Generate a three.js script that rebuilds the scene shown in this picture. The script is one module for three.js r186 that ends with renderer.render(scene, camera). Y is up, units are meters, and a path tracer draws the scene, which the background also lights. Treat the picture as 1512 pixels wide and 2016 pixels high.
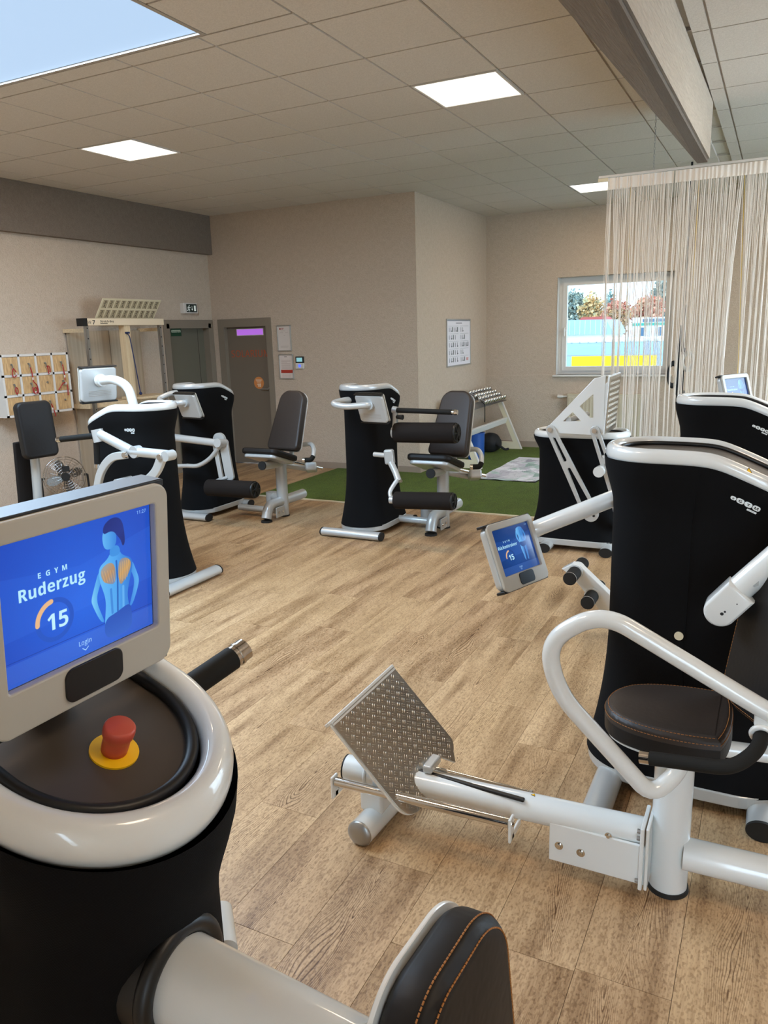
import * as THREE from 'three';
import { RoundedBoxGeometry } from 'three/addons/geometries/RoundedBoxGeometry.js';
import { mergeGeometries, mergeVertices, toCreasedNormals } from 'three/addons/utils/BufferGeometryUtils.js';
import { TextGeometry } from 'three/addons/geometries/TextGeometry.js';
import { FontLoader } from 'three/addons/loaders/FontLoader.js';
import { RectAreaLightUniformsLib } from 'three/addons/lights/RectAreaLightUniformsLib.js';

// ---------------------------------------------------------------- camera, sky, lights, exposure
const scene = new THREE.Scene();
const camera = new THREE.PerspectiveCamera(67.31, 1512 / 2016, 0.05, 300);
camera.position.set(0, 1.75, 0);
camera.rotation.order = 'YXZ';
camera.rotation.set(-0.2281, 0.473, -0.0308);
const renderer = new THREE.WebGLRenderer({ antialias: true });
renderer.toneMapping = THREE.LinearToneMapping;
renderer.toneMappingExposure = 1.0;
renderer.shadowMap.enabled = true;
RectAreaLightUniformsLib.init();
const SKY = 10.5;                                   // radiance of the overcast sky
const LAMP = 19.5, LAMP_COLOR = new THREE.Color().setRGB(1.0, 0.77, 0.55);
const SKYLIGHT = 17, SKYLIGHT_COLOR = new THREE.Color().setRGB(0.55, 0.76, 1.0);
{ // overcast sky: pale, slightly brighter towards the zenith, faint cloud structure
  const w = 256, h = 128, d = new Float32Array(w * h * 4);
  for (let j = 0; j < h; j++) for (let i = 0; i < w; i++) {
    const el = (j / (h - 1) - 0.5) * Math.PI, up = Math.max(0, Math.sin(el)), az = i / w * Math.PI * 2;
    const cl = 0.06 * Math.sin(az * 3 + el * 7) * Math.sin(az * 5 - el * 11 + 1);
    const v = (0.86 + 0.25 * up + cl) * (el < 0 ? 0.8 : 1);
    d.set([v * 0.68, v * 0.90, v * 1.12, 1], (j * w + i) * 4);
  }
  const t = new THREE.DataTexture(d, w, h, THREE.RGBAFormat, THREE.FloatType);
  t.mapping = THREE.EquirectangularReflectionMapping; t.magFilter = THREE.LinearFilter; t.needsUpdate = true;
  scene.background = t; scene.backgroundIntensity = SKY;
}
// room measures (metres)
const CEIL = 3.363, XL = -7.1, ZB = -8.8, XC = -3.97, ZF = -11.32, XR = 2.4, ZR = 3.0;
const LAMPS = [[-2.0485, -5.4825], [-5.1735, -5.4825], [-2.0485, -9.8575], [1.0765, -9.8575], [1.0765, -5.4825], [1.0765, -1.1075], [-2.0485, -1.1075]];

// ---------------------------------------------------------------- helpers
let seed = 7;
const rnd = () => { seed = (seed * 1664525 + 1013904223) >>> 0; return seed / 4294967296; };
const rr = (a, b) => a + (b - a) * rnd();
const V = (x, y, z) => new THREE.Vector3(x, y, z);
const used = new Map();
function numbered(n) { const k = used.get(n) ?? 0; used.set(n, k + 1); return k ? `${n}_${String(k).padStart(3, '0')}` : n; }
const shade = (o) => { o.castShadow = true; o.receiveShadow = true; return o; };
function thing(name, label, category, pos = [0, 0, 0], group) {
  const g = new THREE.Group(); g.name = numbered(name); g.position.set(...pos); scene.add(g);
  g.userData = { label, category }; if (group) g.userData.group = group;
  return g;
}
function struct(name, parts, mat) {               // one mesh of the setting
  const m = shade(new THREE.Mesh(merge(parts), mat)); m.name = name; m.userData.kind = 'structure'; scene.add(m); return m;
}
function origin(o) { const p = V(0, 0, 0); for (let q = o; q && q !== scene; q = q.parent) p.add(q.position); return p; }
// a part: geometry is written in world coordinates and moved into the parent's axes
function part(parent, name, geo, mat, label) {
  const g = merge(geo); const o = origin(parent); g.translate(-o.x, -o.y, -o.z);
  const m = shade(new THREE.Mesh(g, mat)); m.name = numbered(name); parent.add(m); if (label) m.userData.label = label;
  return m;
}
function single(name, label, category, geo, mat, group) { // a thing that is one mesh
  const g = merge(geo); g.computeBoundingBox(); const b = g.boundingBox, c = b.getCenter(V(0, 0, 0)); g.translate(-c.x, -b.min.y, -c.z);
  const m = shade(new THREE.Mesh(g, mat)); m.position.set(c.x, b.min.y, c.z); m.name = numbered(name); m.userData = { label, category }; if (group) m.userData.group = group;
  scene.add(m); return m;
}
function sub(parent, name, label) { const g = new THREE.Group(); g.name = numbered(name); parent.add(g); if (label) g.userData.label = label; return g; }
function merge(a) {
  if (!Array.isArray(a)) return a;
  if (a.length === 1) return a[0];
  return mergeGeometries(a.map((g) => { const q = g.index ? g.toNonIndexed() : g.clone(); for (const k of Object.keys(q.attributes)) if (!['position', 'normal', 'uv'].includes(k)) q.deleteAttribute(k); if (!q.attributes.uv) q.setAttribute('uv', new THREE.BufferAttribute(new Float32Array(q.attributes.position.count * 2), 2)); return q; }));
}
const box = (x0, x1, y0, y1, z0, z1) => { const g = new THREE.BoxGeometry(x1 - x0, y1 - y0, z1 - z0); g.translate((x0 + x1) / 2, (y0 + y1) / 2, (z0 + z1) / 2); return g; };
// box with uv in metres on every face
function mbox(x0, x1, y0, y1, z0, z1, s = 1) {
  const g = box(x0, x1, y0, y1, z0, z1), p = g.attributes.position, n = g.attributes.normal, uv = g.attributes.uv;
  for (let i = 0; i < p.count; i++) {
    const ax = Math.abs(n.getX(i)), ay = Math.abs(n.getY(i));
    if (ax > 0.5) uv.setXY(i, p.getZ(i) / s, p.getY(i) / s); else if (ay > 0.5) uv.setXY(i, p.getX(i) / s, p.getZ(i) / s); else uv.setXY(i, p.getX(i) / s, p.getY(i) / s);
  }
  return g;
}
const rbox = (cx, cy, cz, w, h, d, r = 0.01, seg = 3) => { const g = new RoundedBoxGeometry(w, h, d, seg, r); g.translate(cx, cy, cz); return g; };
// orientation used for screens and pads: yaw about y, then leaning back by tilt, then roll in its own plane
function poseMatrix(pos, yaw = 0, tilt = 0, roll = 0) {
  const m = new THREE.Matrix4().makeRotationY(yaw).multiply(new THREE.Matrix4().makeRotationX(-tilt)).multiply(new THREE.Matrix4().makeRotationZ(roll));
  return m.setPosition(...pos);
}
const posed = (g, pos, yaw, tilt, roll) => g.clone().applyMatrix4(poseMatrix(pos, yaw, tilt, roll));
function cyl(a, b, r, r2 = r, seg = 24) {         // cylinder from a to b
  const A = V(...a), B = V(...b), d = B.clone().sub(A), g = new THREE.CylinderGeometry(r2, r, d.length(), seg);
  g.applyQuaternion(new THREE.Quaternion().setFromUnitVectors(V(0, 1, 0), d.clone().normalize())); const c = A.add(B).multiplyScalar(0.5); g.translate(c.x, c.y, c.z); return g;
}
class Poly extends THREE.Curve {                  // polyline whose corners are rounded
  constructor(pts, fillet, closed = false) {
    super(); const P = pts.map((p) => V(...p)), n = P.length; this.out = [];
    for (let i = 0; i < n; i++) {
      if (!closed && (i === 0 || i === n - 1)) { this.out.push(P[i]); continue; }
      const a = P[(i + n - 1) % n], b = P[i], c = P[(i + 1) % n];
      const f = Math.min(Array.isArray(fillet) ? fillet[i] : fillet, a.distanceTo(b) * 0.48, c.distanceTo(b) * 0.48);
      const s = b.clone().lerp(a, f / a.distanceTo(b)), e = b.clone().lerp(c, f / c.distanceTo(b));
      for (let k = 0; k <= 10; k++) { const t = k / 10; this.out.push(s.clone().multiplyScalar((1 - t) ** 2).addScaledVector(b, 2 * t * (1 - t)).addScaledVector(e, t * t)); }
    }
    if (closed) this.out.push(this.out[0].clone());
    this.acc = [0]; for (let i = 1; i < this.out.length; i++) this.acc.push(this.acc[i - 1] + this.out[i].distanceTo(this.out[i - 1]));
  }
  getPoint(t) {
    const L = this.acc[this.acc.length - 1], s = Math.min(Math.max(t, 0), 1) * L; let i = 1; while (i < this.acc.length - 1 && this.acc[i] < s) i++;
    const d = this.acc[i] - this.acc[i - 1]; return this.out[i - 1].clone().lerp(this.out[i], d > 0 ? (s - this.acc[i - 1]) / d : 0);
  }
}
function pipe(pts, r, fillet = 0.05, seg = 48, radial = 16) {
  const c = new Poly(pts, fillet), t = new THREE.TubeGeometry(c, seg, r, radial), out = [t];
  for (const [e, n] of [[0, 0.01], [1, 0.99]]) {
    const p = c.getPoint(e), q = c.getPoint(n), g = new THREE.CircleGeometry(r, radial);
    g.applyQuaternion(new THREE.Quaternion().setFromUnitVectors(V(0, 0, 1), p.clone().sub(q).normalize())); g.translate(p.x, p.y, p.z); out.push(g);
  }
  return merge(out);
}
function rrShape(w, h, r, taper = 1) {            // rounded rectangle, optionally narrower at the top
  const s = new THREE.Shape(), b = w / 2, t = b * taper, k = h / 2, rs = Array.isArray(r) ? r : [r, r];
  const c = [[-b, -k], [b, -k], [t, k], [-t, k]], rad = [rs[0], rs[0], rs[1], rs[1]];
  c.forEach((p, i) => {
    const a = c[(i + 3) % 4], q = c[(i + 1) % 4], la = Math.hypot(a[0] - p[0], a[1] - p[1]), lq = Math.hypot(q[0] - p[0], q[1] - p[1]), R = rad[i];
    const A = [p[0] + (a[0] - p[0]) * R / la, p[1] + (a[1] - p[1]) * R / la], B = [p[0] + (q[0] - p[0]) * R / lq, p[1] + (q[1] - p[1]) * R / lq];
    i ? s.lineTo(...A) : s.moveTo(...A); s.bezierCurveTo(p[0] * 0.55 + A[0] * 0.45, p[1] * 0.55 + A[1] * 0.45, p[0] * 0.55 + B[0] * 0.45, p[1] * 0.55 + B[1] * 0.45, ...B);
  });
  s.closePath(); return s;
}
function poly(pts) { const s = new THREE.Shape(); pts.forEach((p, i) => i ? s.lineTo(...p) : s.moveTo(...p)); s.closePath(); return s; }
function extrude(shape, depth, bevel = 0.004, seg = 3, curve = 12) { // centred on z = 0, front at +z
  const g = new THREE.ExtrudeGeometry(shape, { depth: Math.max(depth - 2 * bevel, 0.0005), bevelEnabled: bevel > 0, bevelThickness: bevel, bevelSize: bevel, bevelOffset: -bevel, bevelSegments: seg, curveSegments: curve });
  g.translate(0, 0, -Math.max(depth - 2 * bevel, 0.0005) / 2); return g;
}
function smooth(g, a = 0.7) { return toCreasedNormals(g, a); }
// thread: dashes along a closed outline at height z, in the local axes of a pad
// inset and height of a seam on the rounded edge of a pad (half thickness h, edge radius b) at angle a
const seamAt = (h, b, a) => [b * (1 - Math.cos(a)) - 0.0006, h - b + b * Math.sin(a) + 0.0004];
function stitches(shape, inset, z, dash = 0.007, gap = 0.0035, r = 0.0011) {
  const pts = shape.getSpacedPoints(220), out = []; const n = pts.length; if (THREE.ShapeUtils.isClockWise(pts)) pts.reverse();
  const q = pts.map((p, i) => { const a = pts[(i + n - 2) % (n - 1)], b = pts[(i + 1) % (n - 1)], dx = b.x - a.x, dy = b.y - a.y, l = Math.hypot(dx, dy) || 1; return [p.x - dy / l * inset, p.y + dx / l * inset]; });
  const acc = [0]; for (let i = 1; i < q.length; i++) acc.push(acc[i - 1] + Math.hypot(q[i][0] - q[i - 1][0], q[i][1] - q[i - 1][1]));
  const at = (s) => { let i = 1; while (i < q.length - 1 && acc[i] < s) i++; const t = (s - acc[i - 1]) / ((acc[i] - acc[i - 1]) || 1); return [q[i - 1][0] + (q[i][0] - q[i - 1][0]) * t, q[i - 1][1] + (q[i][1] - q[i - 1][1]) * t]; };
  for (let s = 0; s + dash < acc[acc.length - 1]; s += dash + gap) out.push(cyl([...at(s), z], [...at(s + dash), z], r, r, 5));
  return merge(out);
}

// ---------------------------------------------------------------- textures and materials
const lerp = (a, b, t) => a + (b - a) * t, clamp = (x, a = 0, b = 1) => Math.min(b, Math.max(a, x));
function lattice(s) { const p = new Float32Array(65536); let k = s >>> 0; for (let i = 0; i < 65536; i++) { k = (k * 1664525 + 1013904223) >>> 0; p[i] = k / 4294967296; } return p; }
const LAT = lattice(99);
function vnoise(x, y, px = 256, py = 256) {       // value noise, repeating every px, py
  const xi = Math.floor(x), yi = Math.floor(y); let fx = x - xi, fy = y - yi; fx = fx * fx * (3 - 2 * fx); fy = fy * fy * (3 - 2 * fy);
  const m = (a, n) => ((a % n) + n) % n, x0 = m(xi, px), x1 = m(xi + 1, px), y0 = m(yi, py) * 256, y1 = m(yi + 1, py) * 256;
  return lerp(lerp(LAT[(y0 + x0) & 65535], LAT[(y0 + x1) & 65535], fx), lerp(LAT[(y1 + x0) & 65535], LAT[(y1 + x1) & 65535], fx), fy);
}
function tex(w, h, fn, { srgb = true, rep } = {}) {
  const d = new Uint8Array(w * h * 4);
  for (let j = 0; j < h; j++) for (let i = 0; i < w; i++) { const c = fn(i / w, j / h, i, j), k = (j * w + i) * 4; if (typeof c === 'number') { d[k] = d[k + 1] = d[k + 2] = c; } else { d[k] = c[0]; d[k + 1] = c[1]; d[k + 2] = c[2]; } d[k + 3] = 255; }
  const t = new THREE.DataTexture(d, w, h); t.magFilter = THREE.LinearFilter; t.minFilter = THREE.LinearMipmapLinearFilter; t.generateMipmaps = true; t.wrapS = t.wrapT = THREE.RepeatWrapping;
  if (srgb) t.colorSpace = THREE.SRGBColorSpace; if (rep) t.repeat.set(rep, rep); t.needsUpdate = true; return t;
}
function paint(w, h, draw) {
  const c = document.createElement('canvas'); c.width = w; c.height = h; const g = c.getContext('2d'); draw(g, w, h);
  const t = new THREE.CanvasTexture(c); t.colorSpace = THREE.SRGBColorSpace; t.magFilter = THREE.LinearFilter; return t;
}
const std = (o) => new THREE.MeshStandardMaterial(o), phys = (o) => new THREE.MeshPhysicalMaterial(o);
// vinyl plank wood: 4 planks across (0.257 m each) and 2 along (1.24 m each); returns colour and height maps
const WOOD = (() => {
  const w = 1024, h = 2048, col = new Uint8Array(w * h * 4), hgt = new Uint8Array(w * h * 4);
  for (let v = 0; v < 8; v++) {
    const ox = (v % 4) * 256, oy = (v >> 2) * 1024, sx = v * 31.7, sy = v * 57.3, heart = 70 + ((v * 97) % 120), tone = [0, 5, -5, 3, -3, 7, -7, 1][v], bend = 0.6 + (v % 3) * 0.5;
    for (let j = 0; j < 1024; j++) for (let i = 0; i < 256; i++) {
      const X = i / 256, Y = j / 1024;
      const wx = (vnoise(X * 3 + sx, Y * 5 + sy) - 0.5) * 34 + (vnoise(X * 2 + sx, Y * 2.2 + sy + 9) - 0.5) * 60;
      const dx = (i - heart + wx) / 256, cath = Math.abs(dx);
      const zone = clamp(1 - cath / (0.14 + 0.24 * vnoise(sx + 3, Y * 3.2 + sy)));       // where the grain figure shows
      const ring = Math.sqrt(dx * dx * 70 + 0.015) * 2.6 - Y * 6 * bend + vnoise(X * 6 + sx, Y * 14 + sy) * 0.9 + vnoise(X * 2 + sx, Y * 4 + sy + 60) * 2.2;
      let line = Math.abs(((ring * 2.0) % 1 + 1) % 1 - 0.5) * 2; line = clamp((0.36 - line) / 0.30) * Math.pow(zone, 0.7) * clamp((vnoise(sx + 1, Y * 5 + sy + 40) - 0.18) * 2.8);
      const band = clamp((vnoise(X * 4.5 + sx + 20, Y * 2.4 + sy) - 0.52) * 2.4) * (0.45 + 0.55 * vnoise(X * 24 + sx, Y * 9 + sy));   // long brown streaks
      const fine = vnoise(X * 70 + sx, Y * 26 + sy) - 0.5, tick = vnoise(X * 56 + sx, Y * 128 + sy + 70, 256, 256) > 0.66 ? 1 : 0, tick2 = vnoise(X * 88 + sx + 8, Y * 170 + sy, 256, 256) > 0.70 ? 1 : 0;
      const dark = clamp(line * 0.80 + band * 0.46 + tick * 0.20 + tick2 * 0.14 + fine * 0.20, -0.15, 1);
      const k = ((oy + j) * w + ox + i) * 4, soft = (vnoise(X * 1.5 + sx, Y * 3 + sy + 5) - 0.5) * 14;
      col[k] = clamp(188 + tone + soft - dark * 104, 0, 255); col[k + 1] = clamp(154 + tone + soft - dark * 100, 0, 255); col[k + 2] = clamp(114 + tone * 0.8 + soft - dark * 88, 0, 255); col[k + 3] = 255;
      hgt[k] = hgt[k + 1] = hgt[k + 2] = clamp(190 - line * 90 - tick * 60 - tick2 * 40 - band * 30, 0, 255); hgt[k + 3] = 255;
    }
  }
  const mk = (d, s) => { const t = new THREE.DataTexture(d, w, h); t.magFilter = THREE.LinearFilter; t.minFilter = THREE.LinearMipmapLinearFilter; t.generateMipmaps = true; t.wrapS = t.wrapT = THREE.RepeatWrapping; if (s) t.colorSpace = THREE.SRGBColorSpace; t.needsUpdate = true; return t; };
  return { map: mk(col, true), bump: mk(hgt, false) };
})();
const rough512 = tex(512, 512, (u, v) => 255 * clamp(0.5 + (vnoise(u * 128, v * 128, 128, 128) - 0.5) * 0.8 + (vnoise(u * 48, v * 48, 48, 48) - 0.5) * 0.7), { srgb: false });
const wallMap = (r, g, b) => tex(512, 512, (u, v) => { const n = (vnoise(u * 120, v * 120, 120, 120) - 0.5) * 12 + (vnoise(u * 24, v * 24, 24, 24) - 0.5) * 6; return [r + n, g + n, b + n]; });
const weave = tex(128, 128, (u, v, i, j) => 120 + 60 * (((i >> 2) + (j >> 2)) & 1) + 50 * vnoise(u * 64, v * 64, 64, 64), { srgb: false });
const M = {
  wood: std({ map: WOOD.map, bumpMap: WOOD.bump, bumpScale: 0.0006, roughness: 0.46 }),
  sub: std({ color: 0x2c2118, roughness: 0.9 }),
  wall: std({ map: wallMap(197, 179, 159), bumpMap: rough512, bumpScale: 0.003, roughness: 0.92 }),
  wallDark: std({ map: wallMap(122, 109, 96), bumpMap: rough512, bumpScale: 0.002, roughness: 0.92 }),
  tile: std({ map: tex(256, 256, (u, v) => { const n = (vnoise(u * 128, v * 128, 128, 128) - 0.5) * 14; return [208 + n, 198 + n, 186 + n]; }), bumpMap: rough512, bumpScale: 0.0008, roughness: 0.95 }),
  rail: std({ color: 0xa89e92, roughness: 0.6 }),
  base: std({ color: 0x9c8a79, roughness: 0.6 }),
  white: phys({ color: 0xdfe0dc, roughness: 0.34, clearcoat: 1, clearcoatRoughness: 0.07 }),
  silver: phys({ color: 0xbfc0bd, roughness: 0.36, metalness: 0.25, clearcoat: 0.8, clearcoatRoughness: 0.1 }),
  bezel: std({ color: 0xb7b2a6, roughness: 0.42 }),
  fabric: phys({ color: 0x0c0c0d, roughness: 1, specularIntensity: 0.4, bumpMap: weave, bumpScale: 0.0006 }),
  black: std({ color: 0x0d0c0b, roughness: 0.42 }),
  rubber: std({ color: 0x15130f, roughness: 0.7 }),
  grip: phys({ color: 0x1b1a17, roughness: 0.75, specularIntensity: 0.5 }),
  foam: phys({ color: 0x1d1815, roughness: 0.85, specularIntensity: 0.45 }),
  leather: std({ color: 0x2f2620, roughness: 0.5, bumpMap: rough512, bumpScale: 0.0003 }),
  leatherSide: phys({ color: 0x191614, roughness: 0.52, specularIntensity: 0.6, bumpMap: rough512, bumpScale: 0.0003 }),
  thread: std({ color: 0xa0672f, roughness: 0.7 }),
  panel: std({ color: 0x4b423a, roughness: 0.38 }),
  chrome: std({ color: 0xd8d6d2, roughness: 0.12, metalness: 1 }),
  steel: std({ color: 0x8f8d8a, roughness: 0.38, metalness: 1 }),
  plate: std({ color: 0xc2bbb0, roughness: 0.30, metalness: 1 }),
  blade: std({ color: 0x6b665f, roughness: 0.5, metalness: 0.7 }),
  zinc: std({ color: 0xa7a6a2, roughness: 0.38, metalness: 0.9 }),
  red: std({ color: 0xc4503a, roughness: 0.45 }),
  yellow: std({ color: 0xffc400, roughness: 0.5 }),
  cream: std({ color: 0xe2d7b8, roughness: 0.6 }),
  pine: std({ map: tex(256, 256, (u, v) => { const n = (vnoise(u * 40, v * 3, 40, 3) - 0.5) * 26 + (vnoise(u * 120, v * 8, 120, 8) - 0.5) * 12; return [218 + n, 194 + n, 156 + n * 0.8]; }), roughness: 0.6 }),
  board: std({ map: tex(256, 256, (u, v) => { const n = (vnoise(u * 30, v * 2, 30, 2) - 0.5) * 22; return [176 + n, 158 + n, 134 + n]; }), roughness: 0.65 }),
  door: std({ color: 0x75695a, roughness: 0.55 }),
  doorGreen: std({ color: 0x6a6656, roughness: 0.55 }),
  frame: std({ color: 0x857969, roughness: 0.5 }),
  upvc: std({ color: 0xd8d3cb, roughness: 0.4 }),
  alu: std({ color: 0xb9b6b0, roughness: 0.35, metalness: 0.8 }),
  glass: phys({ color: 0xffffff, roughness: 0.0, transmission: 1, thickness: 0, ior: 1.45 }),
  dimmingGlass: phys({ color: 0x969da0, roughness: 0.0, transmission: 1, thickness: 0, ior: 1.45 }),  // grey put into the far pane to dim the bright view outside
  ply: std({ map: tex(256, 256, (u, v) => { const n = (vnoise(u * 6, v * 40, 6, 40) - 0.5) * 34 + (vnoise(u * 14, v * 110, 14, 110) - 0.5) * 18; return [196 + n, 160 + n, 112 + n * 0.8]; }), roughness: 0.6 }),
  redBand: std({ color: 0xa01f22, roughness: 0.55 }),
  blueCord: std({ color: 0x1d2b55, roughness: 0.6 }),
  paving: std({ color: 0xb9bab8, roughness: 0.9 }),
  metalBlue: std({ color: 0x9db3c8, roughness: 0.6 }),
  copingWhite: std({ color: 0xe6ebee, roughness: 0.7 }),
  stripe: std({ color: 0x2f9d86, roughness: 0.6 }),
  darkGlass: std({ color: 0x4b6a82, roughness: 0.2 }),
  redRoof: std({ color: 0xb0524a, roughness: 0.8 }),
  bark: std({ color: 0x6a5d50, roughness: 0.9 }),
  leaf: std({ vertexColors: true, side: THREE.DoubleSide, roughness: 0.9 }),
  blue: std({ color: 0x1b4f9c, roughness: 0.45 }),
  bag: std({ color: 0x121214, roughness: 0.75 }),
  turf: std({ map: tex(1024, 1024, (u, v) => { const n = vnoise(u * 256, v * 256, 256, 256) * 0.55 + vnoise(u * 128, v * 128, 128, 128) * 0.3 + vnoise(u * 10, v * 10, 10, 10) * 0.15; return [lerp(52, 112, n), lerp(66, 138, n), lerp(14, 40, n)]; }), bumpMap: tex(512, 512, (u, v) => 255 * vnoise(u * 256, v * 256, 256, 256), { srgb: false }), bumpScale: 0.008, roughness: 0.95 }),
  strand: std({ color: 0xeee6da, roughness: 0.7 }),
  yarn: std({ color: 0xd9b43c, roughness: 0.7 }),
  radiator: std({ color: 0xcabfa6, roughness: 0.5 }),
  lampGlow: std({ color: 0xffffff, emissive: 0xfffaf0, emissiveIntensity: 1.6, roughness: 0.6 }),
  skyGlow: std({ color: 0x4a5058, emissive: new THREE.Color().setRGB(0.50, 0.70, 0.96), emissiveIntensity: 0.92, roughness: 0.5 }),
};

// ---------------------------------------------------------------- the room
// slab with rectangular holes; axis 'x': runs along x at z in [a, b], axis 'z': runs along z at x in [a, b]
function holed(axis, a, b, u0, u1, y0, y1, holes, s = 0.6) {
  const us = [u0, u1], ys = [y0, y1]; holes.forEach((h) => { us.push(h[0], h[1]); ys.push(h[2], h[3]); });
  const U = [...new Set(us)].sort((p, q) => p - q), Y = [...new Set(ys)].sort((p, q) => p - q), out = [];
  for (let i = 0; i < U.length - 1; i++) for (let j = 0; j < Y.length - 1; j++) {
    const cu = (U[i] + U[i + 1]) / 2, cy = (Y[j] + Y[j + 1]) / 2; if (holes.some((h) => cu > h[0] && cu < h[1] && cy > h[2] && cy < h[3])) continue;
    out.push(axis === 'x' ? mbox(U[i], U[i + 1], Y[j], Y[j + 1], a, b, s) : mbox(a, b, Y[j], Y[j + 1], U[i], U[i + 1], s));
  }
  return out;
}
const TOP = CEIL + 0.35;
struct('wall_left', holed('z', XL - 0.25, XL, ZB, ZR, 0, TOP, [[-8.74, -7.86, 0, 1.955]]), M.wall);
struct('wall_back', holed('x', ZB - 0.25, ZB, XL - 0.25, XC, 0, TOP, [[-6.93, -6.17, 0, 1.955]]), M.wall);
struct('wall_column', [mbox(XC - 0.25, XC, 0, TOP, ZF - 0.25, ZB - 0.25, 0.6)], M.wall);
struct('wall_far', holed('x', ZF - 0.25, ZF, XC, XR, 0, TOP, [[-2.9, -1.33, 1.085, 2.45]]), M.wall);
const dado = struct('wall_far_lower', [mbox(XC, -2.93, 0.005, 1.085, ZF, ZF + 0.03, 0.6), mbox(-2.93, XR, 0.005, 1.068, ZF, ZF + 0.03, 0.6)], M.wall);
struct('wall_right', holed('z', XR, XR + 0.25, ZF - 0.25, ZR + 0.25, 0, TOP, [[-8.6, -4.6, 0.15, 3.0]]), M.wall);
struct('wall_added_rear', [mbox(XL - 0.25, 0.2, 0, TOP, 0.75, 0.95, 0.6), mbox(0, 0.2, 0, TOP, 0.95, ZR, 0.6)], M.wall);  // unseen partition and passage wall, added to keep rear daylight off the rowing machine
struct('wall_added_glazed', holed('x', ZR, ZR + 0.25, 0, XR, 0, TOP, [[0.25, 2.35, 0.15, 3.0]]), M.wall);  // unseen glazed wall, added to send daylight onto the back trainer
// shop-front glazing at the right, outside the picture: its daylight reaches the pale side wall and the curtain
function glazing(n, axis, at, u0, u1, y0, y1, count) {
  const w = thing('window_' + n, 'large white-framed window to the side of the training floor', 'window', [0, 0, 0]); w.userData = { kind: 'structure' };
  const bars = [], A = (p, q, r, s) => axis === 'x' ? box(p, q, r, s, at - 0.03, at + 0.03) : box(at - 0.03, at + 0.03, r, s, p, q);
  bars.push(A(u0, u1, y0, y0 + 0.06), A(u0, u1, y1 - 0.06, y1));
  for (let i = 0; i <= count; i++) { const u = u0 + (u1 - u0) * i / count; bars.push(A(Math.max(u0, u - 0.035), Math.min(u1, u + 0.035), y0 + 0.06, y1 - 0.06)); }
  part(w, 'window_frame', bars, M.upvc);
  for (let i = 0; i < count; i++) { const p = u0 + (u1 - u0) * i / count + 0.035, q = u0 + (u1 - u0) * (i + 1) / count - 0.035; const g = new THREE.PlaneGeometry(q - p, y1 - y0 - 0.12); if (axis === 'z') g.rotateY(Math.PI / 2); g.translate(axis === 'x' ? (p + q) / 2 : at, (y0 + y1) / 2, axis === 'x' ? at : (p + q) / 2); part(w, 'pane', g, M.glass); }
}
glazing(2, 'z', XR + 0.16, -8.6, -4.6, 0.15, 3.0, 3);
glazing(3, 'x', ZR + 0.16, 0.25, 2.35, 0.15, 3.0, 2);  // added rear glazing, out of view, lights the back trainer from behind

// floor: a dark screed with single planks let into it
const floor = struct('floor', [box(XL - 0.25, XR + 0.25, -0.2, -0.004, ZF - 0.25, ZR + 0.25)], M.sub);
{
  const W = 0.2555, L = 1.24, rest = [];
  const kinds = [];
  for (let v = 0; v < 8; v++) for (let f = 0; f < 2; f++) {
    const g = new THREE.BoxGeometry(W - 0.0014, 0.0038, L - 0.0016), p = g.attributes.position, uv = g.attributes.uv, c = v % 4, r = v >> 2;
    for (let i = 0; i < p.count; i++) { const a = p.getX(i) / W + 0.5, b = p.getZ(i) / L + 0.5; uv.setXY(i, (c + (f ? 1 - a : a)) / 4, (r + (f ? 1 - b : b)) / 2); }
    kinds.push(g);
  }
  const known = { [-1]: -2.02, 1: -1.824 }; let last = -1;
  for (let k = -25; k <= 17; k++) {
    const xa = -0.893 + k * W, x = xa + W / 2; if (x < XL - W || x > XR + W) continue;
    const ph = known[k] ?? -1.824 + (((k * 0.447) % 1) + 1) % 1 * L + 0.12;
    for (let n = -9; n <= 9; n++) {
      const z = ph + (n + 0.5) * L; if (z - L / 2 > ZR || z + L / 2 < ZF) continue;
      let v = Math.floor(rnd() * 16); if (v === last) v = (v + 5) % 16; last = v;
      if (z + L / 2 < -6.98 && x - W / 2 > -5.19) continue;                         // under the turf
      if (z + L / 2 < ZB || x - W / 2 < XL - 0.2 || (x < 0.1 && z - L / 2 > 0.9)) continue;
      if (x < 0.35 && x > 1.42 * z - 0.45 && z < -0.6) { const m = shade(new THREE.Mesh(kinds[v], M.wood)); m.name = numbered('plank'); m.position.set(x, -0.0019, z); floor.add(m); }
      else { const g = kinds[v].clone(); g.translate(x, -0.0019, z); rest.push(g); }
    }
  }
  const m = part(floor, 'plank', rest, M.wood); m.userData.kind = 'stuff';
}
// turf strip with its white edge trim
{
  const g = mbox(-5.17, XR - 0.02, -0.003, 0.009, ZF + 0.03, -6.975, 1.0), t = single('turf_carpet', 'green artificial turf carpet covering the far part of the floor', 'turf', g, M.turf); t.userData.kind = 'structure';
  struct('trim_1', [box(-5.19, XR - 0.02, 0, 0.011, -6.975, -6.945)], M.cream);
}
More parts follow.
